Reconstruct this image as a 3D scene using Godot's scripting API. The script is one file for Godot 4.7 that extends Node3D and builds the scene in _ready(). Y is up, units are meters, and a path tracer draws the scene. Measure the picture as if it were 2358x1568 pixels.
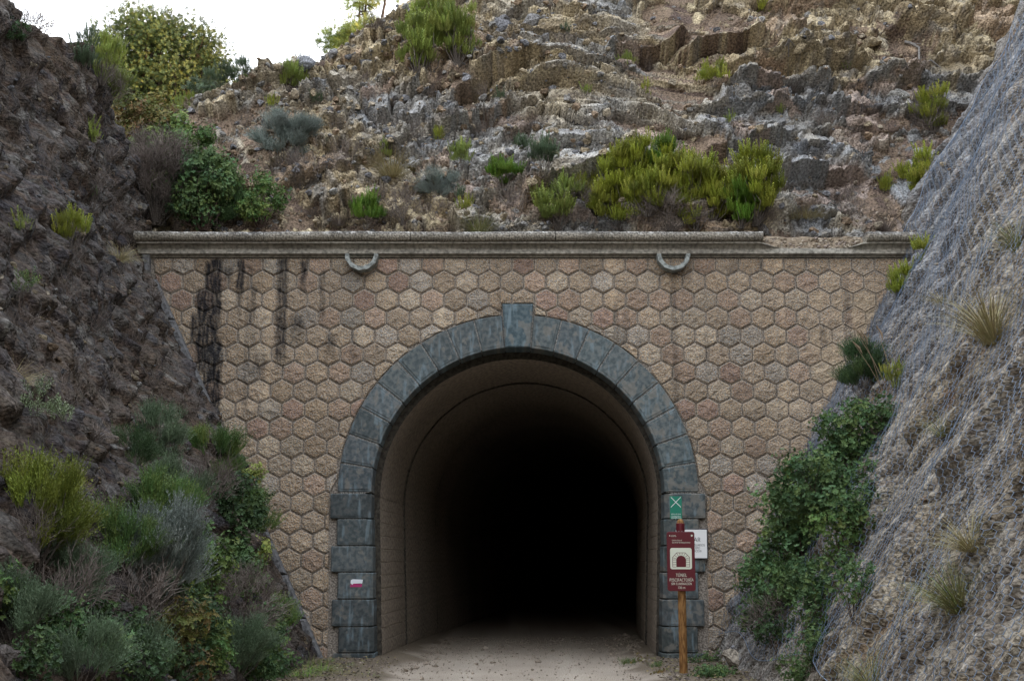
extends Node3D

# A railway tunnel portal of hexagonal stones in a rock cutting. Units are metres, the track runs along z, the portal face lies at z = 0.
const CAM := Vector3(-0.085, 1.6, 21.3)
const PITCH := 9.43
const FOC := 3046.0          # focal length for a 2358 x 1568 view, used to turn measured directions into places on the surfaces below

var R := PackedFloat32Array()
var rng := RandomNumberGenerator.new()
var na := FastNoiseLite.new()
var nb := FastNoiseLite.new()
var nc := FastNoiseLite.new()
var vo_c := 0
var vo_e := 0.0
var vo_x := 0.0
var vo_y := 0.0
var vo_d := 0.0
var rk_h := 0.0
var rk_dt := 0.0
var rk_col := Color()
var M := {}
var sprig := {}
var used := {}
var ledges := []
var sheets := {}
var net_h := PackedFloat32Array()
var net_us := PackedFloat32Array()
var net_vs := PackedFloat32Array()


# ---------- small helpers ----------
class Mesher:
	var v := PackedVector3Array()
	var c := PackedColorArray()
	var ix := PackedInt32Array()
	var col := Color.WHITE
	func vert(p: Vector3) -> int:
		v.append(p)
		c.append(col)
		return v.size() - 1
	func tri(a: Vector3, b: Vector3, d: Vector3) -> void:
		var n := v.size()
		v.append(a); v.append(b); v.append(d)
		c.append(col); c.append(col); c.append(col)
		ix.append(n); ix.append(n + 1); ix.append(n + 2)
	func quad(a: Vector3, b: Vector3, d: Vector3, e: Vector3) -> void:
		var n := v.size()
		v.append(a); v.append(b); v.append(d); v.append(e)
		for k in 4: c.append(col)
		for k in [0, 1, 2, 0, 2, 3]: ix.append(n + k)
	func box(lo: Vector3, hi: Vector3) -> void:
		var p := func(i: int, j: int, k: int) -> Vector3: return Vector3(hi.x if i else lo.x, hi.y if j else lo.y, hi.z if k else lo.z)
		quad(p.call(0, 0, 1), p.call(0, 1, 1), p.call(1, 1, 1), p.call(1, 0, 1))
		quad(p.call(1, 0, 0), p.call(1, 1, 0), p.call(0, 1, 0), p.call(0, 0, 0))
		quad(p.call(0, 0, 0), p.call(0, 1, 0), p.call(0, 1, 1), p.call(0, 0, 1))
		quad(p.call(1, 0, 1), p.call(1, 1, 1), p.call(1, 1, 0), p.call(1, 0, 0))
		quad(p.call(0, 1, 1), p.call(0, 1, 0), p.call(1, 1, 0), p.call(1, 1, 1))
		quad(p.call(0, 0, 0), p.call(0, 0, 1), p.call(1, 0, 1), p.call(1, 0, 0))
	func tube(pts: Array, radii: Array, sides := 5) -> void:
		var n := pts.size()
		var first := v.size()
		for i in n:
			var d: Vector3 = (pts[mini(i + 1, n - 1)] - pts[maxi(i - 1, 0)]).normalized()
			var a := d.cross(Vector3(0.31, 0.2, 0.93)).normalized()
			if a.length() < 0.5: a = d.cross(Vector3.UP).normalized()
			var b := d.cross(a)
			for k in sides:
				var t := TAU * k / sides
				vert(pts[i] + (a * cos(t) + b * sin(t)) * radii[i])
		for i in n - 1:
			for k in sides:
				var k2 := (k + 1) % sides
				var q := first + i * sides
				for s in [q + k, q + sides + k, q + sides + k2, q + k, q + sides + k2, q + k2]: ix.append(s)
		var m := vert(pts[n - 1])
		var e := first + (n - 1) * sides
		for k in sides:
			ix.append(e + k); ix.append(m); ix.append(e + (k + 1) % sides)
	# a solid with the outline poly (any winding, seen from +z) from z0 to z1, its front edge bevelled
	func prism(poly: PackedVector2Array, z0: float, z1: float, bevel: float) -> void:
		var q := poly.duplicate()
		if not Geometry2D.is_polygon_clockwise(q): q.reverse()
		var n := q.size()
		var ins := q
		if bevel > 0.0:
			var got := Geometry2D.offset_polygon(q, -bevel, Geometry2D.JOIN_MITER)
			if got.size() == 1 and got[0].size() == n:
				ins = got[0]
				if not Geometry2D.is_polygon_clockwise(ins): ins.reverse()
				var best := 0
				for k in n:
					if ins[k].distance_to(q[0]) < ins[best].distance_to(q[0]): best = k
				var turned := PackedVector2Array()
				for k in n: turned.append(ins[(k + best) % n])
				ins = turned
			else:
				var mid := Vector2()
				for p in q: mid += p / n
				ins = PackedVector2Array()
				for p in q: ins.append(p.move_toward(mid, bevel))
		for k in n:
			var a := q[k]
			var b := q[(k + 1) % n]
			var ai := ins[k]
			var bi := ins[(k + 1) % n]
			quad(Vector3(a.x, a.y, z0), Vector3(a.x, a.y, z1 - bevel), Vector3(b.x, b.y, z1 - bevel), Vector3(b.x, b.y, z0))
			if bevel > 0.0: quad(Vector3(a.x, a.y, z1 - bevel), Vector3(ai.x, ai.y, z1), Vector3(bi.x, bi.y, z1), Vector3(b.x, b.y, z1 - bevel))
		var t := Geometry2D.triangulate_polygon(ins)
		for k in range(0, t.size(), 3):
			tri(Vector3(ins[t[k]].x, ins[t[k]].y, z1), Vector3(ins[t[k + 1]].x, ins[t[k + 1]].y, z1), Vector3(ins[t[k + 2]].x, ins[t[k + 2]].y, z1))
	func mesh(wall_uv := false) -> ArrayMesh:
		var a := []
		a.resize(Mesh.ARRAY_MAX)
		a[Mesh.ARRAY_VERTEX] = v
		a[Mesh.ARRAY_COLOR] = c
		a[Mesh.ARRAY_INDEX] = ix
		if wall_uv:
			var uv := PackedVector2Array()
			uv.resize(v.size())
			for k in v.size(): uv[k] = Vector2((v[k].x + 7.0) / 14.0, 1.0 - v[k].y / 7.0)
			a[Mesh.ARRAY_TEX_UV] = uv
			a[Mesh.ARRAY_TEX_UV2] = uv
		var m := ArrayMesh.new()
		m.add_surface_from_arrays(Mesh.PRIMITIVE_TRIANGLES, a)
		return m


func numbered(s: String) -> String:
	used[s] = used.get(s, -1) + 1
	return s if used[s] == 0 else "%s_%03d" % [s, used[s]]


func put(called: String, mesh: Mesh, mat: Material, parent: Node = self) -> MeshInstance3D:
	var o := MeshInstance3D.new()
	o.name = numbered(called) if parent == self else called
	o.mesh = mesh
	o.material_override = mat
	if parent != self:
		var k := 0
		while parent.has_node(NodePath(String(o.name))):
			k += 1
			o.name = "%s_%03d" % [called, k]
	parent.add_child(o, true)
	return o


# a faster way for long runs of alike parts
func put_n(called: String, k: int, mesh: Mesh, mat: Material, parent: Node) -> MeshInstance3D:
	var o := MeshInstance3D.new()
	o.name = called if k == 0 else "%s_%03d" % [called, k]
	o.mesh = mesh
	o.material_override = mat
	parent.add_child(o, true)
	return o


func tag(o: Node, label: String, category: String, group := "") -> void:
	o.set_meta("label", label)
	o.set_meta("category", category)
	if group: o.set_meta("group", group)


func base(called: String, at: Vector3, label: String, category: String, group := "") -> Node3D:
	var o := Node3D.new()
	o.name = numbered(called)
	o.position = at
	add_child(o, true)
	tag(o, label, category, group)
	return o


func rnd(a: float, b: float) -> float:
	return rng.randf_range(a, b)


func rdir() -> Vector3:
	var z := rnd(-1, 1)
	var t := rnd(0, TAU)
	var q := sqrt(1.0 - z * z)
	return Vector3(q * cos(t), z, q * sin(t))


# ---------- the shape of the land ----------
func left_off(y: float) -> float:
	return 0.475 * y if y < 6.4 else 3.04 + 0.2 * (y - 6.4)

func left_crest(z: float) -> float:
	return 8.0 + 1.15 * smoothstep(-0.7, 1.4, z) - 0.45 * smoothstep(1.6, 4.5, z) - 0.5 * smoothstep(5.0, 8.0, z) + 2.6 * smoothstep(8.5, 16.0, z)  # last term raises the crest out of view to hold back sky light

func left_base(z: float, w: float) -> Vector3:
	var zc := -0.75
	var yc := left_crest(maxf(z, zc))
	var y := w
	var o := left_off(minf(w, yc))
	if w > yc:
		y = yc + 0.12 * (w - yc)
		o += w - yc
	var x := -(3.07 + o)
	if z < zc: return Vector3(x - (zc - z), y - 0.15 * (zc - z), zc - 0.35 * (zc - z))
	return Vector3(x, y, z)

func right_off(y: float) -> float:
	return 0.525 * y if y < 8.0 else 4.2 + 0.6 * (y - 8.0)

func right_crest(z: float) -> float:
	return 23.0 - 6.5 * smoothstep(9.0, 14.0, z) - 6.0 * smoothstep(14.0, 19.0, z) - 2.5 * smoothstep(19.0, 24.0, z)  # crest above the view, shaped to keep the sun off the cutting

func right_base(z: float, w: float) -> Vector3:
	var zc := -1.9
	var yc := right_crest(maxf(z, zc))
	var y := minf(w, yc)
	var o := right_off(y)
	if w > yc:
		o += w - yc
		y += 0.1 * (w - yc)
	if z < zc: return Vector3(3.0 + o + (zc - z) * 0.8, y, zc - (zc - z) * 0.7)
	return Vector3(3.0 + o, y, z)

func hill_z(y: float) -> float:
	return -0.45 - 0.62 * (y - 6.6)

func hill_crest(x: float) -> float:
	var xs := [-14.0, -9.0, -7.3, -6.2, -5.4, -4.5, -3.5, -2.3, -1.7, 0.1, 3.0, 8.0, 20.0]
	var ys := [9.6, 9.9, 10.05, 10.3, 10.6, 11.2, 11.75, 12.6, 13.3, 14.5, 15.7, 16.8, 19.0]
	for k in xs.size() - 1:
		if x < xs[k + 1]: return lerpf(ys[k], ys[k + 1], clampf((x - xs[k]) / (xs[k + 1] - xs[k]), 0, 1))
	return 19.0

func hill_base(x: float, w: float) -> Vector3:
	var yc := hill_crest(x)
	var y := minf(w, yc)
	var z := hill_z(y)
	if w > yc:
		y += 0.1 * (w - yc)
		z -= (w - yc)
	return Vector3(x, y, z)

func ray(u: float, v: float) -> Vector3:
	var t := deg_to_rad(PITCH)
	var x := (u - 1179.0) / FOC
	var y := -(v - 784.0) / FOC
	return Vector3(x, y * cos(t) + sin(t), -cos(t) + y * sin(t))

# where the view in that direction meets a surface: "left", "right", "hill", "ground", "wall" or a number (a plane z = that)
func hit(u: float, v: float, on: Variant) -> Vector3:
	var d := ray(u, v)
	if on is float or on is int: return CAM + d * ((float(on) - CAM.z) / d.z)
	if on == "ground": return CAM + d * (-CAM.y / d.y)
	for k in 1200:
		var p := CAM + d * (5.0 + k * 0.04)
		if on == "hill" and p.z <= hill_z(p.y): return p
		if on == "left" and p.x <= -(3.07 + left_off(p.y)): return p
		if on == "right" and p.x >= 3.0 + right_off(p.y): return p
	return CAM + d * 30.0


func vor(s: float, t: float, sd: int) -> void:
	var i0 := floori(s)
	var j0 := floori(t)
	var b1 := 99.0
	var b2 := 99.0
	for j in range(j0 - 1, j0 + 2):
		for i in range(i0 - 1, i0 + 2):
			var h := ((i * 73856093) ^ (j * 19349663) ^ (sd * 83492791)) & 8191
			var dx := i + R[h] - s
			var dy := j + R[h + 1] - t
			var d := dx * dx + dy * dy
			if d < b1:
				b2 = b1
				b1 = d
				vo_c = h
				vo_x = dx
				vo_y = dy
			elif d < b2:
				b2 = d
	vo_d = b1
	vo_e = sqrt(b2) - sqrt(b1)


# relief and colour of broken rock at the place (s, t) of a face; style 0 hill, 1 dark left face, 2 pale right face
func rock(s: float, t: float, style: int) -> void:
	var w1 := na.get_noise_2d(s * 9.0, t * 9.0)
	var w2 := na.get_noise_2d(s * 9.0 + 400.0, t * 9.0 - 300.0)
	var lo := nb.get_noise_2d(s * 2.2, t * 2.2)
	var lo2 := nb.get_noise_2d(s * 3.1 + 900.0, t * 3.1 + 70.0)
	var fine := nc.get_noise_2d(s * 40.0, t * 40.0)
	var tilt := 0.28 if style == 0 else (-0.55 if style == 1 else 0.9)
	var a1 := 0.42
	var a2 := 0.20
	var a3 := 0.085
	var soil := 0.0
	if style == 0:
		var slab := smoothstep(-2.0, 2.0, s + lo * 2.0)
		tilt = lerpf(0.38, 0.03, smoothstep(0.0, 4.0, s))
		a1 = lerpf(0.28, 0.48, slab)
		a2 = lerpf(0.27, 0.20, slab)
		a3 = lerpf(0.13, 0.09, slab)
		soil = smoothstep(0.22, 0.45, lo2 + 0.12 * fine) * 0.9
		soil = maxf(soil, 0.85 * smoothstep(5.5, 6.3, s + lo * 1.8 + 0.6 * lo2) * smoothstep(10.6, 9.6, t + lo))
		soil = maxf(soil, 0.8 * smoothstep(0.1, 0.3, lo2 + 0.1 * w1) * smoothstep(1.0, 3.0, s) * smoothstep(9.5, 10.5, t))
		soil = maxf(soil, smoothstep(7.5, 7.0, t + lo2 * 0.8) * smoothstep(1.0, 2.2, s))
	elif style == 1:
		a1 = 0.17
		a2 = 0.095
		a3 = 0.075
		soil = smoothstep(0.2, 0.5, lo2) * 0.6
	else:
		a1 = 0.20
		a2 = 0.07
		a3 = 0.035
		soil = smoothstep(0.15, 0.5, lo2) * 0.7
	var ct := cos(tilt)
	var sn := sin(tilt)
	var p := s * ct + t * sn
	var q := -s * sn + t * ct
	var strata := 0.0
	var bed_tone := 0.5
	if style == 0:
		# beds of limestone: each stands out at its foot, undercut below, and slopes back to its top
		var q1 := q / 0.66 + 0.9 * lo + 0.07 * w2 + 0.3 * sin(q * 1.3)
		var b1 := floori(q1)
		var f1 := q1 - b1
		# grid rows are drawn together on the risers of the beds, so that these are as finely shaped as the rest
		var fm := f1 * 0.36 if f1 < 0.45 else 0.162 + (f1 - 0.45) * 1.5236
		rk_dt = 0.60 * (fm - f1) / ct
		t += rk_dt
		p = s * ct + t * sn
		q = -s * sn + t * ct
		f1 = fm
		var p1 := clampf(0.75 * R[(b1 * 131 + 977) & 8191] + 1.5 * nb.get_noise_2d(p * 2.6 + b1 * 57.0, b1 * 31.0), 0.0, 1.0)
		strata = lerpf(0.20, 0.42, smoothstep(-2.0, 2.0, s + lo * 2.0)) * p1 * smoothstep(0.0, 0.17, f1) * (1.0 - 0.9 * smoothstep(0.12, 1.0, f1))
		var q2 := q / 0.21 + 1.4 * lo + 0.35 * w1 + 0.25 * fine
		var b2 := floori(q2)
		var f2 := q2 - b2
		var p2 := clampf(0.6 * R[(b2 * 151 + 1571) & 8191] + 1.3 * na.get_noise_2d(p * 9.0 + b2 * 37.0, b2 * 41.0), 0.0, 1.0)
		strata += 0.13 * p2 * smoothstep(0.0, 0.2, f2) * (1.0 - 0.9 * smoothstep(0.2, 1.0, f2))
		strata = strata * (1.0 - 0.85 * soil) - 0.25
		bed_tone = 0.6 * R[(b1 * 211 + 77) & 8191] + 0.4 * R[(b2 * 241 + 99) & 8191]
	vor(p / (1.5 if style < 2 else 2.2) + w1 * 0.35, q / (0.62 if style < 2 else 0.95) + w2 * 0.35, 1 + style)
	var c1 := vo_c
	var h1 := a1 * (smoothstep(0.0, 0.20, vo_e) * (0.25 + 0.75 * R[c1 + 2] + 1.1 * (vo_x * (R[c1 + 3] - 0.5) + vo_y * (R[c1 + 4] - 0.15))) - 0.45)
	q += 1.3 * (strata + h1)
	vor(p / (0.62 if style == 0 else 0.52) + w2 * 0.35, q / (0.36 if style == 0 else 0.27) + w1 * 0.35, 11 + style)
	var c2 := vo_c
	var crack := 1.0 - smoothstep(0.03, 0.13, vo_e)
	var h2 := a2 * (smoothstep(0.0, 0.13, vo_e) * (0.2 + 0.9 * R[c2 + 2] + 2.2 * (vo_x * (R[c2 + 3] - 0.5) + vo_y * (R[c2 + 4] - 0.3))) - 0.4)
	q += 1.2 * h2
	vor(p / 0.19 + w1, q / 0.12 + w2, 21 + style)
	fine = nc.get_noise_2d(p * 40.0, q * 40.0)
	var c3 := vo_c
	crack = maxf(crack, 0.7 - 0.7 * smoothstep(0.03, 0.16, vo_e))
	var h3 := a3 * (smoothstep(0.0, 0.25, vo_e) * (0.2 + 1.0 * R[c3 + 2] + 1.9 * (vo_x * (R[c3 + 3] - 0.5) + vo_y * (R[c3 + 4] - 0.35))) - 0.4)
	if R[c2 + 5] < soil: h2 = -a2 * 0.35
	if R[c3 + 5] < soil * 0.9: h3 = -a3 * 0.1
	if style == 0:
		h1 *= 0.45
		h2 *= 0.85
		h3 *= 0.85
	rk_h = strata + h1 * (1.0 - 0.8 * soil) + h2 + h3 + fine * (0.05 if style < 2 else 0.025) + absf(nc.get_noise_2d(p * 45.0 + 50.0, q * 45.0)) * 0.05 + lo * (0.35 if style != 2 else 0.15)
	var stone := R[c2 + 5] >= soil or R[c3 + 5] >= soil * 0.9
	# colour, linear
	var k1 := R[c1 + 6]
	var k2 := R[c2 + 6]
	var col: Color
	if style == 0:
		var grey := Color(0.25, 0.265, 0.28).lerp(Color(0.44, 0.43, 0.40), k2)
		var tan := Color(0.40, 0.32, 0.20).lerp(Color(0.56, 0.47, 0.305), k2)
		var pink := Color(0.46, 0.32, 0.235)
		var warm := smoothstep(-0.35, 0.25, lo + 0.5 * (k1 - 0.5) + 0.5 * smoothstep(1.5, 4.0, s) * smoothstep(10.4, 11.3, t) - 0.35 * smoothstep(0.5, 2.0, s) * smoothstep(8.4, 9.0, t) * smoothstep(10.9, 10.2, t))
		col = grey.lerp(tan, warm)
		col = col * (0.82 + 0.4 * bed_tone)
		if R[c2 + 7] > 0.82: col = col.lerp(pink, 0.6)
		if R[c3 + 6] > 0.88: col = col.lerp(Color(0.50, 0.45, 0.365), 0.5)
		col = col.lerp(Color(0.17, 0.17, 0.175), 0.6 * smoothstep(0.1, 0.5, fine + 0.35 * w2))
		if not stone: col = Color(0.15, 0.11, 0.088).lerp(Color(0.27, 0.20, 0.14), R[c3 + 6])
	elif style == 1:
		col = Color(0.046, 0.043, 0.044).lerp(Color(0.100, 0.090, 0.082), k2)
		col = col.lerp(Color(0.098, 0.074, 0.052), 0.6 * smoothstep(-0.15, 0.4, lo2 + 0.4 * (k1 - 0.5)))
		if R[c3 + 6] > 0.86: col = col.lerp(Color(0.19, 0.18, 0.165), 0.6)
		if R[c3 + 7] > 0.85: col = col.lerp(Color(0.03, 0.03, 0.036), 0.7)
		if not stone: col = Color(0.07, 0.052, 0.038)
	else:
		# blue-grey by the portal and high up, tan nearer the viewer
		var tan_side := smoothstep(1.0, 5.0, s + lo * 3.0 - 0.35 * (t - 3.0))
		col = Color(0.20, 0.21, 0.225).lerp(Color(0.34, 0.335, 0.325), k2)
		col = col.lerp(Color(0.31, 0.255, 0.18).lerp(Color(0.43, 0.375, 0.285), k2), clampf(0.75 * tan_side + 0.35 * smoothstep(0.0, 0.3, lo2 + 0.4 * (k1 - 0.5)), 0.0, 1.0))
		col = col.lerp(Color(0.48, 0.45, 0.41), 0.5 * smoothstep(0.15, 0.5, fine))
		if not stone: col = Color(0.21, 0.15, 0.10).lerp(Color(0.30, 0.22, 0.14), k2)
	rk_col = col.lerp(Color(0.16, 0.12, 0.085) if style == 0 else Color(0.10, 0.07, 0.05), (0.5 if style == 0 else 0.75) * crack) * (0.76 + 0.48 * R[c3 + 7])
	rk_col.a = 1.0


# a spread of grid lines: fine steps between lo and hi, coarse ones out to the ends
func lines(first: float, lo: float, hi: float, last: float, fine: float, coarse: float) -> PackedFloat32Array:
	var out := PackedFloat32Array()
	var x := first
	while x < last:
		out.append(x)
		x += fine if x >= lo and x < hi else coarse
	out.append(last)
	return out


func rock_sheet(called: String, us: PackedFloat32Array, vs: PackedFloat32Array, style: int, label: String) -> MeshInstance3D:
	var nu := us.size()
	var nv := vs.size()
	var pos := PackedVector3Array()
	var col := PackedColorArray()
	pos.resize(nu * nv)
	col.resize(nu * nv)
	if style == 2:
		net_h.resize(nu * nv)
		net_us = us
		net_vs = vs
	var hs := PackedFloat32Array()
	var ts := PackedFloat32Array()
	hs.resize(nu * nv)
	ts.resize(nu * nv)
	for j in nv:
		var w := vs[j]
		for i in nu:
			var u := us[i]
			rk_dt = 0.0
			rock(u, w, style)
			var h := rk_h
			if style == 0:
				for g in ledges:
					var along: float = ((u - g[0]) * g[4] + (w - g[1]) * g[5]) / g[6]
					if along > -0.1 and along < 1.1:
						var off: float = -(u - g[0]) * g[5] + (w - g[1]) * g[4] + 0.12 * na.get_noise_2d(u * 25.0, w * 25.0)
						var ends := smoothstep(-0.1, 0.08, along) * smoothstep(1.1, 0.92, along)
						if off > 0.0: h += g[7] * exp(-off / 0.75) * ends
						elif off > -0.6: h -= g[7] * 0.75 * exp(off / 0.22) * ends
				h *= smoothstep(6.2, 7.6, w)
			else:
				h *= smoothstep(-0.3, 0.6, w)
				# the faces stay clear of the portal masonry
				var clear := smoothstep(0.9, 0.5, u) * smoothstep(-1.1, -0.9, u) * smoothstep(6.9, 6.6, w)
				if clear > 0.0: h = lerpf(h, minf(h, (-0.05 if style == 1 else 0.04) + 0.2 * absf(na.get_noise_2d(u * 20.0, w * 20.0))), clear)
			hs[j * nu + i] = h
			ts[j * nu + i] = w + rk_dt
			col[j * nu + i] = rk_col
	for j in nv:
		for i in nu:
			var k0 := j * nu + i
			var h := hs[k0]
			if i > 0 and j > 0 and i < nu - 1 and j < nv - 1:
				h = h if style == 0 else 0.6 * h + 0.07 * (hs[k0 - 1] + hs[k0 + 1] + hs[k0 - nu] + hs[k0 + nu]) + 0.03 * (hs[k0 - nu - 1] + hs[k0 - nu + 1] + hs[k0 + nu - 1] + hs[k0 + nu + 1])
			var q: Vector3
			if style == 0:
				q = hill_base(us[i], ts[k0]) + Vector3(0, 0.53, 0.85) * h
				if q.y < 7.15: q.z = minf(q.z, -0.36)
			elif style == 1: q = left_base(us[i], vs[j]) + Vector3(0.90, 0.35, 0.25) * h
			else:
				q = right_base(us[i], vs[j]) + Vector3(-0.88, 0.40, 0.25) * h
				net_h[k0] = h
			pos[k0] = q
	sheets[["hill", "left", "right"][style]] = {"us": us, "vs": vs, "pos": pos}
	var nrm := PackedVector3Array()
	nrm.resize(nu * nv)
	for j in nv:
		for i in nu:
			var a := pos[j * nu + mini(i + 1, nu - 1)] - pos[j * nu + maxi(i - 1, 0)]
			var b := pos[mini(j + 1, nv - 1) * nu + i] - pos[maxi(j - 1, 0) * nu + i]
			var c := a.cross(b).normalized()
			var face := Vector3(0, 0.53, 0.85) if style == 0 else (Vector3(0.9, 0.35, 0.25) if style == 1 else Vector3(-0.88, 0.4, 0.25))
			nrm[j * nu + i] = c if c.dot(face) > 0.0 else -c
	var ind := PackedInt32Array()
	ind.resize((nu - 1) * (nv - 1) * 6)
	var k := 0
	for j in nv - 1:
		for i in nu - 1:
			var a := j * nu + i
			ind[k] = a; ind[k + 1] = a + nu; ind[k + 2] = a + nu + 1
			ind[k + 3] = a; ind[k + 4] = a + nu + 1; ind[k + 5] = a + 1
			if style == 1:
				ind[k + 1] = a + nu + 1; ind[k + 2] = a + nu
				ind[k + 4] = a + 1; ind[k + 5] = a + nu + 1
			k += 6
	var arr := []
	arr.resize(Mesh.ARRAY_MAX)
	arr[Mesh.ARRAY_VERTEX] = pos
	arr[Mesh.ARRAY_NORMAL] = nrm
	arr[Mesh.ARRAY_COLOR] = col
	arr[Mesh.ARRAY_INDEX] = ind
	var m := ArrayMesh.new()
	m.add_surface_from_arrays(Mesh.PRIMITIVE_TRIANGLES, arr)
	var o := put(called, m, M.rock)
	o.set_meta("kind", "structure")
	o.set_meta("label", label)
	return o


# ---------- materials ----------
func noise_tex(size: int, freq: float, kind: int, ramp: Array, octaves := 4, sd := 1, normal := false) -> NoiseTexture2D:
	var n := FastNoiseLite.new()
	n.noise_type = kind
	n.frequency = freq
	n.seed = sd
	n.fractal_octaves = octaves
	n.fractal_type = FastNoiseLite.FRACTAL_FBM if octaves > 1 else FastNoiseLite.FRACTAL_NONE
	var t := NoiseTexture2D.new()
	t.width = size
	t.height = size
	t.seamless = true
	t.noise = n
	if ramp:
		var g := Gradient.new()
		var off := PackedFloat32Array()
		var cs := PackedColorArray()
		for k in range(0, ramp.size(), 2):
			off.append(ramp[k])
			cs.append(ramp[k + 1])
		g.offsets = off
		g.colors = cs
		t.color_ramp = g
	return t


func gr(x: float) -> Color:
	return Color(x, x, x)


func surf(tex: Texture2D, metres: float, rough: float, bump: Texture2D = null, bump_cm := 1.0, detail: Texture2D = null) -> StandardMaterial3D:
	var m := StandardMaterial3D.new()
	m.vertex_color_use_as_albedo = true
	m.roughness = rough
	m.metallic_specular = 0.3
	m.cull_mode = BaseMaterial3D.CULL_DISABLED
	m.uv1_triplanar = true
	m.uv1_world_triplanar = true
	m.uv1_scale = Vector3.ONE / metres
	m.albedo_texture = tex
	if bump:
		m.heightmap_enabled = true
		m.heightmap_texture = bump
		m.heightmap_scale = bump_cm
	if detail:
		m.detail_enabled = true
		m.detail_blend_mode = BaseMaterial3D.BLEND_MODE_MIX
		m.detail_uv_layer = BaseMaterial3D.DETAIL_UV_2
		m.detail_albedo = detail
	return m


func flat(c: Color, rough := 0.7, metal := 0.0) -> StandardMaterial3D:
	var m := StandardMaterial3D.new()
	m.albedo_color = c.linear_to_srgb()
	m.roughness = rough
	m.metallic = metal
	m.cull_mode = BaseMaterial3D.CULL_DISABLED
	return m


func leafy(rough := 0.55, through := 0.35) -> StandardMaterial3D:
	var m := StandardMaterial3D.new()
	m.vertex_color_use_as_albedo = true
	m.roughness = rough
	m.metallic_specular = 0.35
	m.cull_mode = BaseMaterial3D.CULL_DISABLED
	m.backlight_enabled = true
	m.backlight = Color(through, through, through)
	return m


func make_materials() -> void:
	var S := FastNoiseLite.TYPE_SIMPLEX
	var bump_a := noise_tex(512, 0.07, S, [], 4, 3)
	M.rock = surf(noise_tex(1024, 0.028, S, [0.15, gr(0.50), 0.38, gr(0.74), 0.5, gr(0.86), 0.62, gr(1.0), 0.8, gr(1.0)], 6, 5), 1.9, 0.95, bump_a, 4.0)
	M.stone = surf(noise_tex(1024, 0.075, S, [0.2, Color(0.56, 0.52, 0.50), 0.34, Color(0.78, 0.70, 0.62), 0.44, Color(0.92, 0.86, 0.78), 0.5, Color(1.0, 0.98, 0.93), 0.56, Color(0.90, 0.85, 0.78), 0.64, Color(0.76, 0.79, 0.83), 0.76, Color(0.60, 0.63, 0.68)], 3, 9), 2.8, 0.95,
		noise_tex(512, 0.11, S, [], 3, 12), 1.8, wall_stains())
	M.mortar = surf(noise_tex(512, 0.06, S, [0.2, gr(0.62), 0.5, gr(0.85), 0.8, gr(1.0)], 5, 15), 1.3, 0.95, noise_tex(256, 0.1, S, [], 3, 18), 0.8, wall_stains())
	M.slate = surf(noise_tex(1024, 0.018, S, [0.2, Color(0.74, 0.77, 0.78), 0.45, Color(0.84, 0.87, 0.88), 0.6, Color(0.93, 0.94, 0.94), 0.8, Color(1, 0.98, 0.96)], 6, 21), 2.2, 0.8, noise_tex(512, 0.03, S, [], 5, 24), 0.35, slate_flakes())
	M.concrete = surf(noise_tex(1024, 0.02, S, [0.15, gr(0.68), 0.42, gr(0.84), 0.55, gr(0.93), 0.75, gr(1.0)], 6, 27), 2.0, 0.95, noise_tex(512, 0.05, S, [], 4, 30), 0.7)
	M.lichen = surf(noise_tex(1024, 0.045, S, [0.2, Color(0.5, 0.5, 0.51), 0.42, Color(0.74, 0.73, 0.71), 0.57, Color(0.88, 0.86, 0.83), 0.66, Color(0.97, 0.96, 0.94), 0.8, Color(1, 1, 1)], 5, 33), 2.2, 0.95, noise_tex(512, 0.06, S, [], 4, 36), 0.5)
	M.ground = surf(noise_tex(1024, 0.06, S, [0.25, gr(0.72), 0.45, gr(0.86), 0.6, gr(0.96), 0.72, gr(1.0)], 5, 39), 1.5, 1.0, noise_tex(512, 0.12, S, [], 4, 42), 1.6)
	M.leaf = leafy()
	M.dry = leafy(0.8, 0.15)
	M.bark = surf(noise_tex(256, 0.05, S, [0.2, gr(0.6), 0.8, gr(1.0)], 4, 45), 0.5, 0.95)
	M.wood = surf(noise_tex(256, 0.02, S, [0.2, Color(0.6, 0.55, 0.5), 0.5, Color(0.85, 0.8, 0.75), 0.8, Color(1, 1, 1)], 4, 48), 0.4, 0.7)
	M.wood.uv1_scale = Vector3(9, 1.1, 9)
	M.wood.uv1_world_triplanar = false
	M.wire = flat(Color(0.15, 0.20, 0.275), 0.5, 0.3)
	M.maroon = flat(Color(0.095, 0.008, 0.014), 0.35)
	M.cream = flat(Color(0.62, 0.64, 0.52), 0.4)
	M.white = flat(Color(0.72, 0.72, 0.70), 0.4)
	M.green = flat(Color(0.006, 0.17, 0.105), 0.4)
	M.black = flat(Color(0.03, 0.03, 0.035), 0.4)
	M.magenta = flat(Color(0.35, 0.02, 0.12), 0.7)
	M.paint = flat(Color(0.70, 0.72, 0.76), 0.7)
	M.steel = flat(Color(0.4, 0.4, 0.42), 0.35, 0.8)


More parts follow.
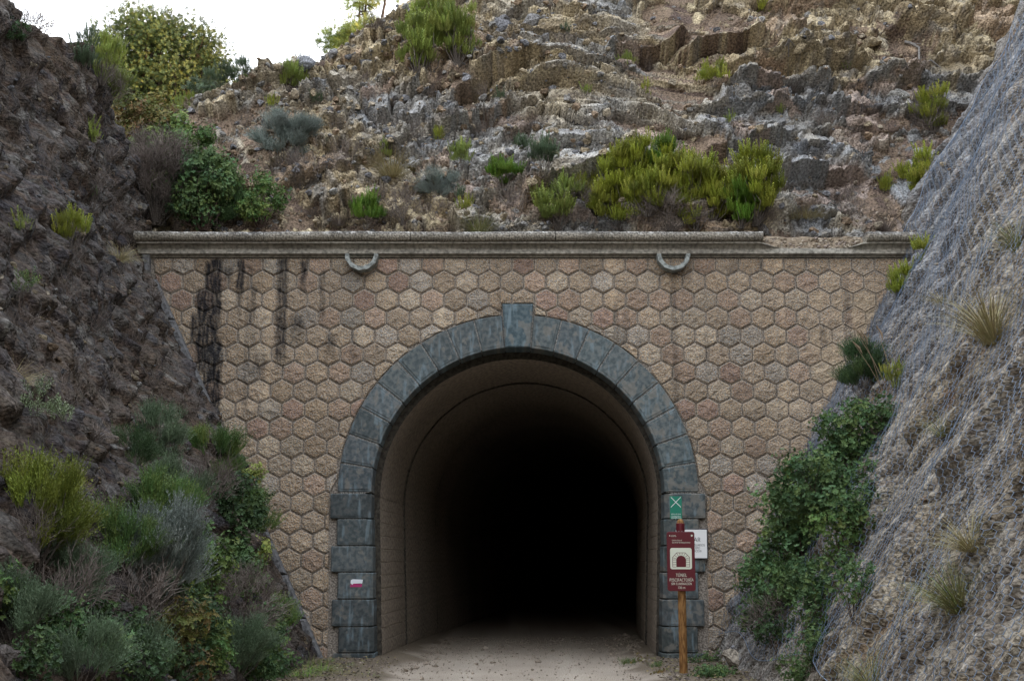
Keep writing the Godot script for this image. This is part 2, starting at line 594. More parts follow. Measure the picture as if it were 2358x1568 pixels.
# dark water streaks, lime runs and pale plaster on the wall; a picture of the whole face, 14 m by 7 m
func wall_stains() -> ImageTexture:
	if M.has("stains"): return M.stains
	var w := 1024
	var h := 512
	var n := FastNoiseLite.new()
	n.frequency = 0.03
	n.seed = 77
	var n2 := FastNoiseLite.new()
	n2.frequency = 0.12
	n2.seed = 78
	n2.fractal_octaves = 3
	var r := RandomNumberGenerator.new()
	r.seed = 41
	# centre x, top, bottom, half width, strength
	var st := [[-4.55, 6.54, 5.6, 0.07, 0.9], [-4.33, 6.1, 5.1, 0.05, 0.6], [-3.86, 6.56, 4.5, 0.10, 0.75], [-3.52, 6.54, 5.75, 0.06, 0.8], [-3.2, 6.4, 5.2, 0.05, 0.5], [-3.05, 5.3, 4.6, 0.10, 0.5], [-3.6, 5.6, 4.9, 0.12, 0.55],
		[-4.75, 6.4, 5.9, 0.08, 0.8], [-4.95, 6.56, 5.1, 0.11, 0.92], [-5.16, 6.05, 4.3, 0.11, 0.95], [-5.0, 5.75, 4.0, 0.13, 0.95], [-4.9, 5.2, 3.2, 0.09, 0.95], [-5.29, 5.65, 4.8, 0.06, 0.8], [-5.02, 4.8, 3.6, 0.08, 0.85], [-4.83, 5.0, 3.9, 0.04, 0.7], [-5.08, 6.5, 5.3, 0.07, 0.85], [-4.2, 5.0, 4.3, 0.14, 0.45], [3.55, 6.5, 6.1, 0.10, 0.5], [4.0, 6.5, 6.05, 0.08, 0.45], [5.0, 5.4, 4.9, 0.05, 0.5]]
	for k in 16: st.append([r.randf_range(-5.4, 6.0), r.randf_range(5.0, 6.5), r.randf_range(3.6, 5.4), r.randf_range(0.03, 0.07), r.randf_range(0.15, 0.35)])
	var data := PackedByteArray()
	data.resize(w * h * 4)
	for j in h:
		var y := 7.0 * (1.0 - (j + 0.5) / h)
		var _mid := -5.0 - 0.10 * smoothstep(6.2, 5.7, y) + 0.12 * smoothstep(5.4, 4.6, y) + 0.12 * smoothstep(4.6, 3.8, y)
		var _hw := (0.15 + 0.10 * smoothstep(6.2, 5.7, y) - 0.06 * smoothstep(4.9, 4.0, y)) * smoothstep(3.1, 3.9, y)
		var live := []
		for s in st:
			if y < s[1] and y > s[2]: live.append([s[0], s[3], s[4] * smoothstep(s[2], s[2] + 0.5, y) * smoothstep(s[1], s[1] - 0.12, y)])
		for i in w:
			var x := 14.0 * (i + 0.5) / w - 7.0
			var a := 0.0
			var dark := 0.0
			for s in live:
				var dx: float = absf(x - s[0] - 0.03 * n.get_noise_2d(j * 2.0, s[0] * 100.0))
				if dx < s[1] * 1.4: dark = maxf(dark, s[2] * smoothstep(s[1] * 1.3, s[1] * 0.5, dx) * (0.8 + 0.5 * n2.get_noise_2d(i * 2.0, j * 0.4)))
			a = clampf(dark * 1.15, 0.0, 0.96)
			var o := (j * w + i) * 4
			if a > 0.02:
				data[o] = 30; data[o + 1] = 31; data[o + 2] = 35
			else:
				# pale render washed over the stones by the netted slope
				var f := smoothstep(4.6, 5.4, x + 0.9 * n.get_noise_2d(i * 0.7, j * 0.4)) * smoothstep(6.2, 5.6, y) * 0.55
				a = f * (0.7 + 0.6 * n2.get_noise_2d(i, j))
				data[o] = 176; data[o + 1] = 158; data[o + 2] = 132
			data[o + 3] = int(clampf(a, 0.0, 1.0) * 255)
	M.stains = ImageTexture.create_from_image(Image.create_from_data(w, h, false, Image.FORMAT_RGBA8, data))
	return M.stains


# pale scaling patches on the slate blue ring stones
func slate_flakes() -> ImageTexture:
	var w := 1024
	var h := 512
	var n := FastNoiseLite.new()
	n.frequency = 0.07
	n.fractal_octaves = 5
	n.seed = 91
	var n2 := FastNoiseLite.new()
	n2.frequency = 0.012
	n2.seed = 92
	var data := PackedByteArray()
	data.resize(w * h * 4)
	for j in h:
		for i in w:
			var x := 14.0 * (i + 0.5) / w - 7.0
			if absf(x) > 3.2: continue
			var v := n.get_noise_2d(i, j * 0.7) + 0.55 * n2.get_noise_2d(i, j) + (0.10 if x > 0.6 else -0.04)
			var a := smoothstep(0.26, 0.40, v) * 0.42
			var b := smoothstep(0.15, 0.5, n.get_noise_2d(i * 1.5 + 500.0, j * 0.25)) * 0.4
			var o := (j * w + i) * 4
			if a > b:
				data[o] = 130; data[o + 1] = 124; data[o + 2] = 114
			else:
				data[o] = 128; data[o + 1] = 146; data[o + 2] = 154
			data[o + 3] = int(maxf(a, b) * 255)
	return ImageTexture.create_from_image(Image.create_from_data(w, h, false, Image.FORMAT_RGBA8, data))


# ---------- the portal ----------
const AX := 0.01      # axis of the arch
const SPRING := 2.663
const RIN := 2.345
const ROUT := 2.885

func jamb(y: float) -> float:
	return RIN - 0.038 * (SPRING - y)

func wall_left(y: float) -> float:
	return -(3.07 + 0.475 * y)

func wall_right(y: float) -> float:
	return 3.03 + 0.525 * y


func portal() -> Node3D:
	var p := base("tunnel_portal", Vector3.ZERO, "railway tunnel portal of hexagonal pinkish stones with a blue-grey stone arch", "tunnel portal")
	# mortar bed behind the stones, cut out round the arch
	var out := PackedVector2Array([Vector2(wall_left(0.0) - 0.5, -0.2), Vector2(wall_left(6.6) - 0.5, 6.6), Vector2(wall_right(6.6) + 0.4, 6.6), Vector2(wall_right(0.0) + 0.4, -0.2), Vector2(AX + jamb(0) + 0.2, -0.2)])
	for k in 33:
		var t := PI * k / 32.0
		out.append(Vector2(AX + (RIN + 0.15) * cos(t), SPRING + (RIN + 0.15) * sin(t)))
	out.append(Vector2(AX - jamb(0) - 0.2, -0.2))
	var bed := Mesher.new()
	bed.col = Color(0.34, 0.295, 0.25)
	bed.prism(out, -0.75, 0.0, 0.0)
	var wall := put("wall_face", bed.mesh(true), M.mortar, p)
	# the outline that stones are cut to
	var keep := PackedVector2Array([Vector2(wall_left(0.02) + 0.06, 0.02), Vector2(wall_left(6.2) + 0.06, 6.2), Vector2(-6.0, 6.5), Vector2(wall_right(6.5), 6.5), Vector2(wall_right(0.02), 0.02)])
	var hole := PackedVector2Array()
	hole.append(Vector2(AX + 2.98, -1)); hole.append(Vector2(AX + 3.02, SPRING))
	for k in range(1, 40):
		var t := PI * k / 40.0
		var rr := ROUT + 0.025
		hole.append(Vector2(AX + rr * cos(t), SPRING + rr * sin(t)))
	hole.append(Vector2(AX - 3.02, SPRING)); hole.append(Vector2(AX - 2.98, -1))
	var key := PackedVector2Array([Vector2(-0.27, 5.3), Vector2(-0.27, 5.75), Vector2(0.285, 5.75), Vector2(0.285, 5.3)])
	var cells := []
	var DX := 0.3735
	var DY := 0.301
	var row := -1
	while 6.108 - DY * row > -0.2:
		var cy := 6.108 - DY * row
		for k in range(-19, 20):
			var cx := -0.085 + DX * (k + (0.5 if posmod(row, 2) == 1 else 0.0))
			var g := 0.0105
			var hw := DX * 0.5 - g
			var r1 := DY * 0.667 - g * 1.15
			var r2 := DY * 0.333 - g * 0.6
			var j := func() -> Vector2: return Vector2(rnd(-0.007, 0.007), rnd(-0.007, 0.007))
			var hex := PackedVector2Array([Vector2(cx, cy + r1) + j.call(), Vector2(cx + hw, cy + r2) + j.call(), Vector2(cx + hw, cy - r2) + j.call(), Vector2(cx, cy - r1) + j.call(), Vector2(cx - hw, cy - r2) + j.call(), Vector2(cx - hw, cy + r2) + j.call()])
			for piece in Geometry2D.intersect_polygons(hex, keep):
				for q in Geometry2D.clip_polygons(piece, hole):
					for q2 in Geometry2D.clip_polygons(q, key):
						var area := 0.0
						for e in q2.size(): area += q2[e].cross(q2[(e + 1) % q2.size()])
						area = absf(area) * 0.5
						if area > 0.004: cells.append([area, q2, row, k])
		row += 1
	# the 300 largest are parts of their own, the slivers cut by arch and slopes make one piece
	cells.sort_custom(func(a, b): return a[0] > b[0])
	var rest := Mesher.new()
	var n := 0
	for c in cells:
		var m := Mesher.new() if n < 300 else rest
		hex_stone(m, c[1])
		if n < 300: put_n("hexagonal_stone", n, m.mesh(true), M.stone, wall)
		n += 1
	if rest.v.size(): put("cut_stones", rest.mesh(true), M.stone, wall).set_meta("kind", "stuff")
	print("stones ", cells.size())
	# the ring
	var bedr := Mesher.new()
	bedr.col = Color(0.27, 0.26, 0.24)
	var arc := PackedVector2Array()
	for k in 41: arc.append(Vector2(AX + (RIN + 0.03) * cos(PI * k / 40.0), SPRING + (RIN + 0.03) * sin(PI * k / 40.0)))
	for k in 41: arc.append(Vector2(AX - (ROUT - 0.01) * cos(PI * k / 40.0), SPRING + (ROUT - 0.01) * sin(PI * k / 40.0)))
	bedr.prism(arc, -0.45, 0.058, 0.0)
	for s in [-1.0, 1.0]:
		bedr.prism(PackedVector2Array([Vector2(AX + s * (jamb(0) + 0.10), -0.1), Vector2(AX + s * (RIN + 0.10), SPRING), Vector2(AX + s * (ROUT - 0.02), SPRING), Vector2(AX + s * (ROUT - 0.12), -0.1)]), -0.45, 0.058, 0.0)
	put("ring_mortar", bedr.mesh(true), M.mortar, p)
	var step := deg_to_rad(9.44)
	var nv := 0
	for s in [-1.0, 1.0]:
		for k in 9:
			var a0 := deg_to_rad(5.0) + step * k + 0.0042
			var a1 := deg_to_rad(5.0) + step * (k + 1) - 0.0042
			var poly := PackedVector2Array()
			for i in 4:
				var a := lerpf(a0, a1, i / 3.0)
				poly.append(Vector2(AX + s * ROUT * sin(a), SPRING + ROUT * cos(a)))
			for i in 4:
				var a := lerpf(a1, a0, i / 3.0)
				poly.append(Vector2(AX + s * RIN * sin(a), SPRING + RIN * cos(a)))
			var m := Mesher.new()
			var tone := rnd(0.7, 1.3)
			m.col = Color(0.125 * tone, 0.140 * tone, 0.141 * tone)
			m.prism(poly, -0.4, 0.075 + rnd(-0.004, 0.004), 0.012)
			# the raised panel inside its drafted margin
			var inner := PackedVector2Array()
			for q in poly: inner.append(q)
			var small := Geometry2D.offset_polygon(inner, -0.045)
			if small.size(): m.prism(small[0], 0.05, 0.083, 0.004)
			put_n("voussoir", nv, m.mesh(true), M.slate, p)
			nv += 1
	var ks := Mesher.new()
	ks.col = Color(0.10, 0.13, 0.142)
	ks.prism(PackedVector2Array([Vector2(AX - 0.203, 5.005), Vector2(AX - 0.252, 5.722), Vector2(AX + 0.252, 5.722), Vector2(AX + 0.203, 5.005)]), -0.4, 0.13, 0.02)
	put("keystone", ks.mesh(true), M.slate, p)
	# the piers: long and short quoins in turn, each with a chamfered arris
	var ys := [2.653, 2.249, 1.825, 1.409, 0.99, 0.567, 0.165, -0.1]
	var nq := 0
	for s in [-1.0, 1.0]:
		for k in 7:
			var top: float = ys[k] - 0.007
			var bot: float = ys[k + 1] + 0.007
			var shift := 0.034 * (2.2 - (top + bot) * 0.5)
			var outx := (2.985 if k % 2 == 0 else 2.885) - shift
			var inx := jamb((top + bot) * 0.5)
			var m := Mesher.new()
			var tone := rnd(0.65, 1.2)
			m.col = Color(0.108 * tone, 0.118 * tone, 0.117 * tone)
			var zf := 0.085 + rnd(-0.004, 0.004)
			var sec := [Vector2(outx, -0.05), Vector2(outx, zf - 0.016), Vector2(outx - 0.016, zf), Vector2(inx + 0.085, zf), Vector2(inx + 0.008, zf - 0.09), Vector2(inx, -0.42)]
			var bev := [0.0, 0.0, 0.0]
			for i in sec.size() - 1:
				var a: Vector2 = sec[i]
				var b: Vector2 = sec[i + 1]
				var e := 0.014
				m.quad(Vector3(AX + s * a.x, bot + e, a.y), Vector3(AX + s * a.x, top - e, a.y), Vector3(AX + s * b.x, top - e, b.y), Vector3(AX + s * b.x, bot + e, b.y))
				for up in [0, 1]:
					var y0: float = (top - e) if up else (bot + e)
					var y1: float = top if up else bot
					var mid := Vector2((outx + inx) * 0.5, -0.2)
					var ai: Vector2 = a + (mid - a).normalized() * 0.014
					var bi: Vector2 = b + (mid - b).normalized() * 0.014
					m.quad(Vector3(AX + s * a.x, y0, a.y), Vector3(AX + s * ai.x, y1, ai.y), Vector3(AX + s * bi.x, y1, bi.y), Vector3(AX + s * b.x, y0, b.y))
					m.tri(Vector3(AX + s * ai.x, y1, ai.y), Vector3(AX + s * bi.x, y1, bi.y), Vector3(AX + s * mid.x, y1, mid.y))
			m.box(Vector3(AX + minf(s * (outx - 0.045), s * (inx + 0.13)), bot + 0.04, zf - 0.02), Vector3(AX + maxf(s * (outx - 0.045), s * (inx + 0.13)), top - 0.04, zf + 0.007))
			put_n("quoin", nq, m.mesh(true), M.slate, p)
			nq += 1
	cornice(p)
	# half pipe drain spouts under the cornice
	for x in [-2.545, 2.555]:
		var m := Mesher.new()
		m.col = Color(0.30, 0.32, 0.30)
		var ro := 0.27
		var ri := 0.205
		for k in 28:
			var t0 := PI + PI * k / 28.0
			var t1 := PI + PI * (k + 1) / 28.0
			var j0 := 0.005 * sin(k * 1.3 + x)
			var j1 := 0.005 * sin((k + 1) * 1.3 + x)
			var zf := 0.26
			var f := func(r: float, t: float, z: float) -> Vector3: return Vector3(x + r * cos(t), 6.53 + r * sin(t), z)
			m.quad(f.call(ro + j0, t0, zf), f.call(ri, t0, zf), f.call(ri, t1, zf), f.call(ro + j1, t1, zf))
			m.quad(f.call(ro + j0, t0, 0.0), f.call(ro + j0, t0, zf), f.call(ro + j1, t1, zf), f.call(ro + j1, t1, 0.0))
			m.quad(f.call(ri, t0, zf), f.call(ri, t0, 0.0), f.call(ri, t1, 0.0), f.call(ri, t1, zf))
		put("drain_spout", m.mesh(), M.concrete, p)
	# concrete edging down the foot of the dark rock face
	var ed := Mesher.new()
	ed.col = Color(0.17, 0.172, 0.175)
	ed.prism(PackedVector2Array([Vector2(-6.16, 6.14), Vector2(-6.16, 6.545), Vector2(-6.04, 6.545), Vector2(-6.04, 6.14)]), -0.1, 0.13, 0.01)
	for k in 9:
		var y0 := 6.13 - 0.68 * k
		var y1 := y0 - 0.66
		var jz := rnd(-0.015, 0.02)
		ed.prism(PackedVector2Array([Vector2(wall_left(y0) - 0.06, y0), Vector2(wall_left(y0) + 0.075, y0), Vector2(wall_left(y1) + 0.075, y1), Vector2(wall_left(y1) - 0.06, y1)]), -0.1, 0.17 + jz, 0.025)
	put("edging_strip", ed.mesh(), M.concrete, p)
	# trail blaze painted on the third quoin: a white bar over a magenta one
	var b := Mesher.new()
	b.prism(PackedVector2Array([Vector2(-2.635, 1.245), Vector2(-2.63, 1.29), Vector2(-2.60, 1.303), Vector2(-2.44, 1.297), Vector2(-2.445, 1.262), Vector2(-2.455, 1.235), Vector2(-2.475, 1.24), Vector2(-2.59, 1.235), Vector2(-2.605, 1.215)]), 0.08, 0.1005, 0.0)
	put("white_paint_mark", b.mesh(), M.paint, p)
	var b2 := Mesher.new()
	b2.prism(PackedVector2Array([Vector2(-2.64, 1.18), Vector2(-2.632, 1.238), Vector2(-2.45, 1.231), Vector2(-2.456, 1.183)]), 0.08, 0.0985, 0.0)
	put("magenta_paint_mark", b2.mesh(), M.magenta, p)
	return p


# one rough hexagonal stone: cement margin at the joint, then a chipped, bulging face
func hex_stone(m: Mesher, poly: PackedVector2Array) -> void:
	var q := PackedVector2Array()
	if not Geometry2D.is_polygon_clockwise(poly): poly.reverse()
	for k in poly.size():
		var a := poly[k]
		var b := poly[(k + 1) % poly.size()]
		q.append(a)
		if a.distance_to(b) > 0.11: q.append(a.lerp(b, 0.5) + Vector2(rnd(-0.004, 0.004), rnd(-0.004, 0.004)))
	var mid := Vector2()
	for a in q: mid += a / q.size()
	var kinds := [Color(0.50, 0.42, 0.325), Color(0.53, 0.455, 0.36), Color(0.45, 0.39, 0.315), Color(0.55, 0.49, 0.40), Color(0.48, 0.45, 0.40), Color(0.50, 0.405, 0.33), Color(0.46, 0.395, 0.315), Color(0.46, 0.355, 0.30)]
	var tone: Color = kinds[mini(rng.randi() % 15 % 8, 7)] * rnd(0.78, 1.15)
	var sm := smoothstep(3.9, 5.6, mid.x)
	tone = tone.lerp(Color(0.52, 0.44, 0.345), 0.6 * sm)
	tone.a = 1.0
	var cement := Color(0.53, 0.475, 0.405)
	var bulge := rnd(0.028, 0.044) * (1.0 - 0.5 * sm)
	var rings := [[1.0, 0.0, cement], [0.985, 0.020, cement], [0.925, 0.023, cement], [0.885, bulge, tone], [0.45, bulge + 0.006, tone]]
	var first := m.v.size()
	var n := q.size()
	for r in rings:
		for k in n:
			var a: Vector2 = mid + (q[k] - mid) * r[0]
			var d := 0.0
			m.col = r[2]
			if r[0] < 0.88:
				d = rnd(-0.014, 0.012)
				m.col = tone * rnd(0.8, 1.2)
				a += Vector2(rnd(-0.012, 0.012), rnd(-0.012, 0.012))
			m.vert(Vector3(a.x, a.y, r[1] + d))
	for r in rings.size() - 1:
		for k in n:
			var a := first + r * n + k
			var b := first + r * n + (k + 1) % n
			for i in [a, a + n, b + n, a, b + n, b]: m.ix.append(i)
	m.col = tone
	var c := m.vert(Vector3(mid.x, mid.y, bulge + rnd(0.0, 0.02)))
	var e := first + (rings.size() - 1) * n
	for k in n:
		m.ix.append(e + k); m.ix.append(c); m.ix.append(e + (k + 1) % n)


# a moulding: the profile (z, y) swept along x, a little uneven
func sweep_x(m: Mesher, prof: Array, xs: Array, tint: Callable, dip: Callable) -> void:
	var first := m.v.size()
	for x in xs:
		for q in prof:
			m.col = tint.call(x, q)
			m.vert(Vector3(x, q.y + dip.call(x), q.x))
	var n := prof.size()
	for i in xs.size() - 1:
		for k in n - 1:
			var a := first + i * n + k
			for s in [a, a + 1, a + n + 1, a, a + n + 1, a + n]: m.ix.append(s)
	for e in [0, xs.size() - 1]:
		var f: int = first + e * n
		for k in range(1, n - 1):
			m.ix.append(f); m.ix.append(f + k); m.ix.append(f + k + 1)


func cornice(p: Node3D) -> void:
	var torus := [Vector2(-0.30, 6.90), Vector2(0.20, 6.905)]
	for k in 9:
		var t := PI * 0.5 - PI * k / 8.0
		torus.append(Vector2(0.235 + 0.085 * cos(t), 6.822 + 0.082 * sin(t)))
	torus.append(Vector2(-0.30, 6.735))
	var low := [Vector2(-0.30, 6.739), Vector2(0.235, 6.739), Vector2(0.240, 6.712), Vector2(0.175, 6.705), Vector2(0.150, 6.69), Vector2(0.125, 6.66), Vector2(0.112, 6.645), Vector2(0.130, 6.575), Vector2(0.130, 6.562), Vector2(0.05, 6.556), Vector2(0.04, 6.52), Vector2(-0.30, 6.52)]
	var noh := func(_x: float) -> float: return 0.004 * sin(_x * 2.1)
	var body := Mesher.new()
	var xs := []
	var x := -6.45
	while x < 6.62:
		xs.append(x)
		x += 0.12
	var tint := func(_x: float, q: Vector2) -> Color:
		return Color(0.34, 0.315, 0.265) * (1.0 + 0.35 * na.get_noise_2d(_x * 14.0, q.y * 40.0) + 0.15 * na.get_noise_2d(_x * 60.0, q.y * 90.0))
	# the lower moulding, broken down to the fascia in the gap
	var first := body.v.size()
	for xx in xs:
		for q in low:
			body.col = tint.call(xx, q)
			var pt := Vector3(xx, q.y, q.x)
			var gap := smoothstep(3.95, 4.35, xx) * smoothstep(5.75, 5.35, xx)
			if gap > 0.0 and q.y > 6.63:
				pt.y = lerpf(pt.y, 6.655 + 0.02 * na.get_noise_1d(xx * 40.0), gap)
				pt.z = lerpf(pt.z, minf(pt.z, 0.10), gap)
			body.vert(pt)
	var n := low.size()
	for i in xs.size() - 1:
		for k in n - 1:
			var a := first + i * n + k
			for s in [a, a + 1, a + n + 1, a, a + n + 1, a + n]: body.ix.append(s)
	var c := put("cornice", body.mesh(), M.concrete, p)
	var seg := [[-6.45, -4.15], [-4.14, -1.75], [-1.74, 0.62], [0.63, 2.44], [2.45, 4.02], [5.72, 6.62]]
	for s in seg:
		var m := Mesher.new()
		var xx := []
		var u: float = s[0]
		while u < s[1]:
			xx.append(u)
			u += 0.035
		xx.append(s[1])
		var tt := func(_x: float, q: Vector2) -> Color:
			var top := smoothstep(6.80, 6.90, q.y)
			var lich := smoothstep(0.22, 0.34, na.get_noise_2d(_x * 110.0, q.y * 150.0)) * top
			return (Color(0.31, 0.285, 0.24).lerp(Color(0.16, 0.16, 0.16), top * (0.75 + 0.6 * na.get_noise_1d(_x * 9.0))) * (1.0 + 0.45 * na.get_noise_2d(_x * 24.0, q.y * 50.0))).lerp(Color(0.62, 0.62, 0.60), lich * 0.8)
		var dd := func(_x: float) -> float: return 0.006 * sin(_x * 1.7) + 0.006 * na.get_noise_1d(_x * 60.0)
		sweep_x(m, torus, xx, tt, dd)
		put("roll_moulding", m.mesh(), M.lichen, c)
	# the broken length: rubble concrete laid bare
	var r := Mesher.new()
	var nx := 44
	var ny := 9
	var f0 := r.v.size()
	for j in ny:
		for i in nx:
			var xx := 3.98 + 1.82 * i / (nx - 1)
			var yy := 6.64 + 0.245 * j / (ny - 1)
			var z := 0.085 - 0.13 * (j / 8.0) + 0.05 * na.get_noise_2d(xx * 90.0, yy * 90.0)
			if j == ny - 1: yy += 0.03 * na.get_noise_1d(xx * 60.0)
			r.col = Color(0.27, 0.215, 0.155) * (1.0 + 0.3 * na.get_noise_2d(xx * 120.0, yy * 120.0))
			r.vert(Vector3(xx, yy, z))
	for j in ny - 1:
		for i in nx - 1:
			var a := f0 + j * nx + i
			for s in [a, a + nx, a + nx + 1, a, a + nx + 1, a + 1]: r.ix.append(s)
	var rub := put("broken_concrete", r.mesh(), M.concrete, c)
	# the stones in the bare concrete are too small to pick apart
	var peb := Mesher.new()
	for k in 190:
		var xx := rnd(4.02, 5.76)
		var yy := rnd(6.65, 6.86)
		var s := rnd(0.014, 0.036)
		peb.col = [Color(0.34, 0.28, 0.21), Color(0.40, 0.35, 0.28), Color(0.22, 0.165, 0.12), Color(0.30, 0.25, 0.22)][k % 4]
		pebble(peb, Vector3(xx, yy, 0.08 - 0.13 * (yy - 6.64) / 0.245 + 0.012), Vector3(s * 1.3, s, s))
	put("aggregate", peb.mesh(), M.mortar, p).set_meta("kind", "stuff")


# a small angular stone of 8 corners, squashed at random
func pebble(m: Mesher, at: Vector3, r: Vector3) -> void:
	var t := Basis.from_euler(Vector3(rnd(0, 6), rnd(0, 6), rnd(0, 6)))
	var dirs := [Vector3.UP, Vector3.DOWN, Vector3.LEFT, Vector3.RIGHT, Vector3.FORWARD, Vector3.BACK]
	var f := m.v.size()
	for d in dirs: m.vert(at + (t * (d * rnd(0.75, 1.15))) * r)
	for q in [[0, 2, 4], [0, 4, 3], [0, 3, 5], [0, 5, 2], [1, 4, 2], [1, 3, 4], [1, 5, 3], [1, 2, 5]]:
		for k in q: m.ix.append(f + k)


# ---------- the tunnel behind the portal ----------
func lining() -> void:
	var o := base("tunnel_lining", Vector3.ZERO, "dark block-lined railway tunnel bending away behind the stone arch", "tunnel")
	var path := func(s: float) -> float: return 0.043 * s + 0.002 * s * s
	var sections := [[0.40, 3.3, 2.27, 0.0], [3.3, 7.85, 2.235, 0.03], [7.865, 13.0, 2.235, 0.03], [13.015, 20.0, 2.235, 0.03], [20.015, 32.0, 2.235, 0.0], [32.0, 64.0, 2.235, 0.0]]
	for sec in sections:
		var m := Mesher.new()
		var rows := []
		# from the foot of one jamb over the crown to the other; a shallow groove at each course of blocks
		var half := []
		var y := -0.1
		while y < 2.55:
			half.append([y, 0.0]); half.append([y + 0.185, 0.0])
			half.append([y + 0.19, 0.007]); half.append([y + 0.205, 0.007])
			y += 0.21
		var ring := []
		for h in half: ring.append(Vector2(-(sec[2] - 0.03 * (2.6 - h[0]) + h[1]), h[0]))
		for k in 37:
			var t := PI - PI * k / 36.0
			ring.append(Vector2(sec[2] * cos(t) * 1.0, 2.62 + sec[2] * sin(t)))
		half.reverse()
		for h in half: ring.append(Vector2(sec[2] - 0.03 * (2.6 - h[0]) + h[1], h[0]))
		var steps := maxi(3, int((sec[1] - sec[0]) / 0.35))
		var f := m.v.size()
		var n := ring.size()
		for i in steps + 1:
			var s: float = lerpf(sec[0], sec[1], float(i) / steps)
			for k in n:
				var q: Vector2 = ring[k]
				m.col = Color(0.30, 0.25, 0.195) * (1.0 + 0.25 * na.get_noise_3d(q.x * 9.0, q.y * 4.0, s * 9.0))
				var w := 0.012 * na.get_noise_3d(q.x * 30.0, q.y * 30.0, s * 30.0)
				m.vert(Vector3(AX + q.x * (1.0 + w * 0.3) + path.call(s), q.y + w, -s))
		for i in steps:
			for k in n - 1:
				var a := f + i * n + k
				for z in [a, a + n, a + n + 1, a, a + n + 1, a + 1]: m.ix.append(z)
		# the dark-coloured face of the step where the bore narrows or a joint opens
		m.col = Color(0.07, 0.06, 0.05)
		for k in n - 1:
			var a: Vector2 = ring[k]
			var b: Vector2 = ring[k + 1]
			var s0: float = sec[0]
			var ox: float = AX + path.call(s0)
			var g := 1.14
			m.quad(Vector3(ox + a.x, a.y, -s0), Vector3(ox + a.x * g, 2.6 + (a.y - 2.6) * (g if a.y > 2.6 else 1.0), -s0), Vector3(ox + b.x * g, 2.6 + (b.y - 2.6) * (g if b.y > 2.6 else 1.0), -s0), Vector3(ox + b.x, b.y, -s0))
		put("lining_ring", m.mesh(), M.concrete, o)
	# an unseen shell added round the bore to stop sky light leaking in
	var hull := Mesher.new()
	hull.col = Color(0.12, 0.10, 0.08)
	for i in 33:
		var s := 0.42 + 2.0 * i
		for k in 25:
			var t := PI + 0.25 - (PI + 0.5) * k / 24.0
			hull.vert(Vector3(AX + path.call(s) + 3.0 * cos(t), 2.3 + 3.1 * sin(t) - (2.6 if k == 0 or k == 24 else 0.0), -s))
	for i in 32:
		for k in 24:
			var a := i * 25 + k
			for z in [a, a + 25, a + 26, a, a + 26, a + 1]: hull.ix.append(z)
	put("leak_shell", hull.mesh(), M.concrete, o)
	var back := Mesher.new()  # added cap, coloured dark, closing the bore unseen past the bend
	back.col = Color(0.1, 0.09, 0.08)
	var ox: float = path.call(64.0)
	back.quad(Vector3(ox - 3, -0.1, -64), Vector3(ox - 3, 6, -64), Vector3(ox + 3, 6, -64), Vector3(ox + 3, -0.1, -64))
	put("dark_cap", back.mesh(), M.concrete, o)


func ground() -> void:
	var xs := lines(-150.0, -5.0, 5.0, 150.0, 0.07, 14.5)
	var zs := lines(-150.0, -9.0, 6.0, 150.0, 0.07, 12.0)
	var m := Mesher.new()
	for z in zs:
		for x in xs:
			var cx := 0.043 * maxf(-z, 0) + 0.002 * z * z if z < 0 else 0.0
			var d := absf(x - cx)
			var y := 0.02 * na.get_noise_2d(x * 6.0, z * 6.0) + 0.008 * na.get_noise_2d(x * 60.0, z * 60.0)
			y += 0.09 * smoothstep(1.55, 2.15, d + 0.25 * na.get_noise_2d(x * 9.0, z * 9.0)) * smoothstep(-9.0, -5.0, z)
			if absf(x) > 6.0 or z < -9.0 or z > 7.0: y = 0.0
			var verge := smoothstep(1.55, 2.0, d + 0.5 * na.get_noise_2d(x * 10.0, z * 10.0))
			m.col = Color(0.49, 0.42, 0.34).lerp(Color(0.17, 0.135, 0.095), verge * 0.9) * (1.0 + 0.15 * na.get_noise_2d(x * 14.0, z * 14.0))
			# paler wheel tracks
			m.col = m.col.lerp(Color(0.58, 0.51, 0.42), 0.5 * smoothstep(0.35, 0.0, absf(d - 0.75)))
			m.col.a = 1.0
			m.vert(Vector3(x, y, z))
	var nx := xs.size()
	for j in zs.size() - 1:
		for i in nx - 1:
			var a := j * nx + i
			for s in [a, a + nx, a + nx + 1, a, a + nx + 1, a + 1]: m.ix.append(s)
	var g := put("ground", m.mesh(), M.ground)
	g.set_meta("kind", "structure")
	g.set_meta("label", "pale gravel track running into the tunnel")
	# loose stones on the track and its verges
	var stone := Mesher.new()
	pebble(stone, Vector3.ZERO, Vector3.ONE)
	scatter("gravel", stone.mesh(), M.mortar, 5000, func() -> Array:
		var z := rnd(-7.0, 5.0)
		var x := rnd(-2.6, 2.6)
		if rng.randf() < 0.5: x = signf(x) * rnd(1.5, 2.35)
		if z > 0.1 and rng.randf() < 0.5: x = signf(x) * rnd(1.9, 3.4)
		x += 0.043 * maxf(-z, 0)
		var s := rnd(0.005, 0.013) if rng.randf() < 0.975 else rnd(0.02, 0.045)
		return [Transform3D(Basis.from_euler(Vector3(rnd(0, 6), rnd(0, 6), rnd(0, 6))).scaled(Vector3(s * 1.3, s, s)), Vector3(x, 0.004 + (0.07 if absf(x) > 1.9 else 0.01), z)), Color(0.36, 0.305, 0.245) * rnd(0.5, 1.2)])


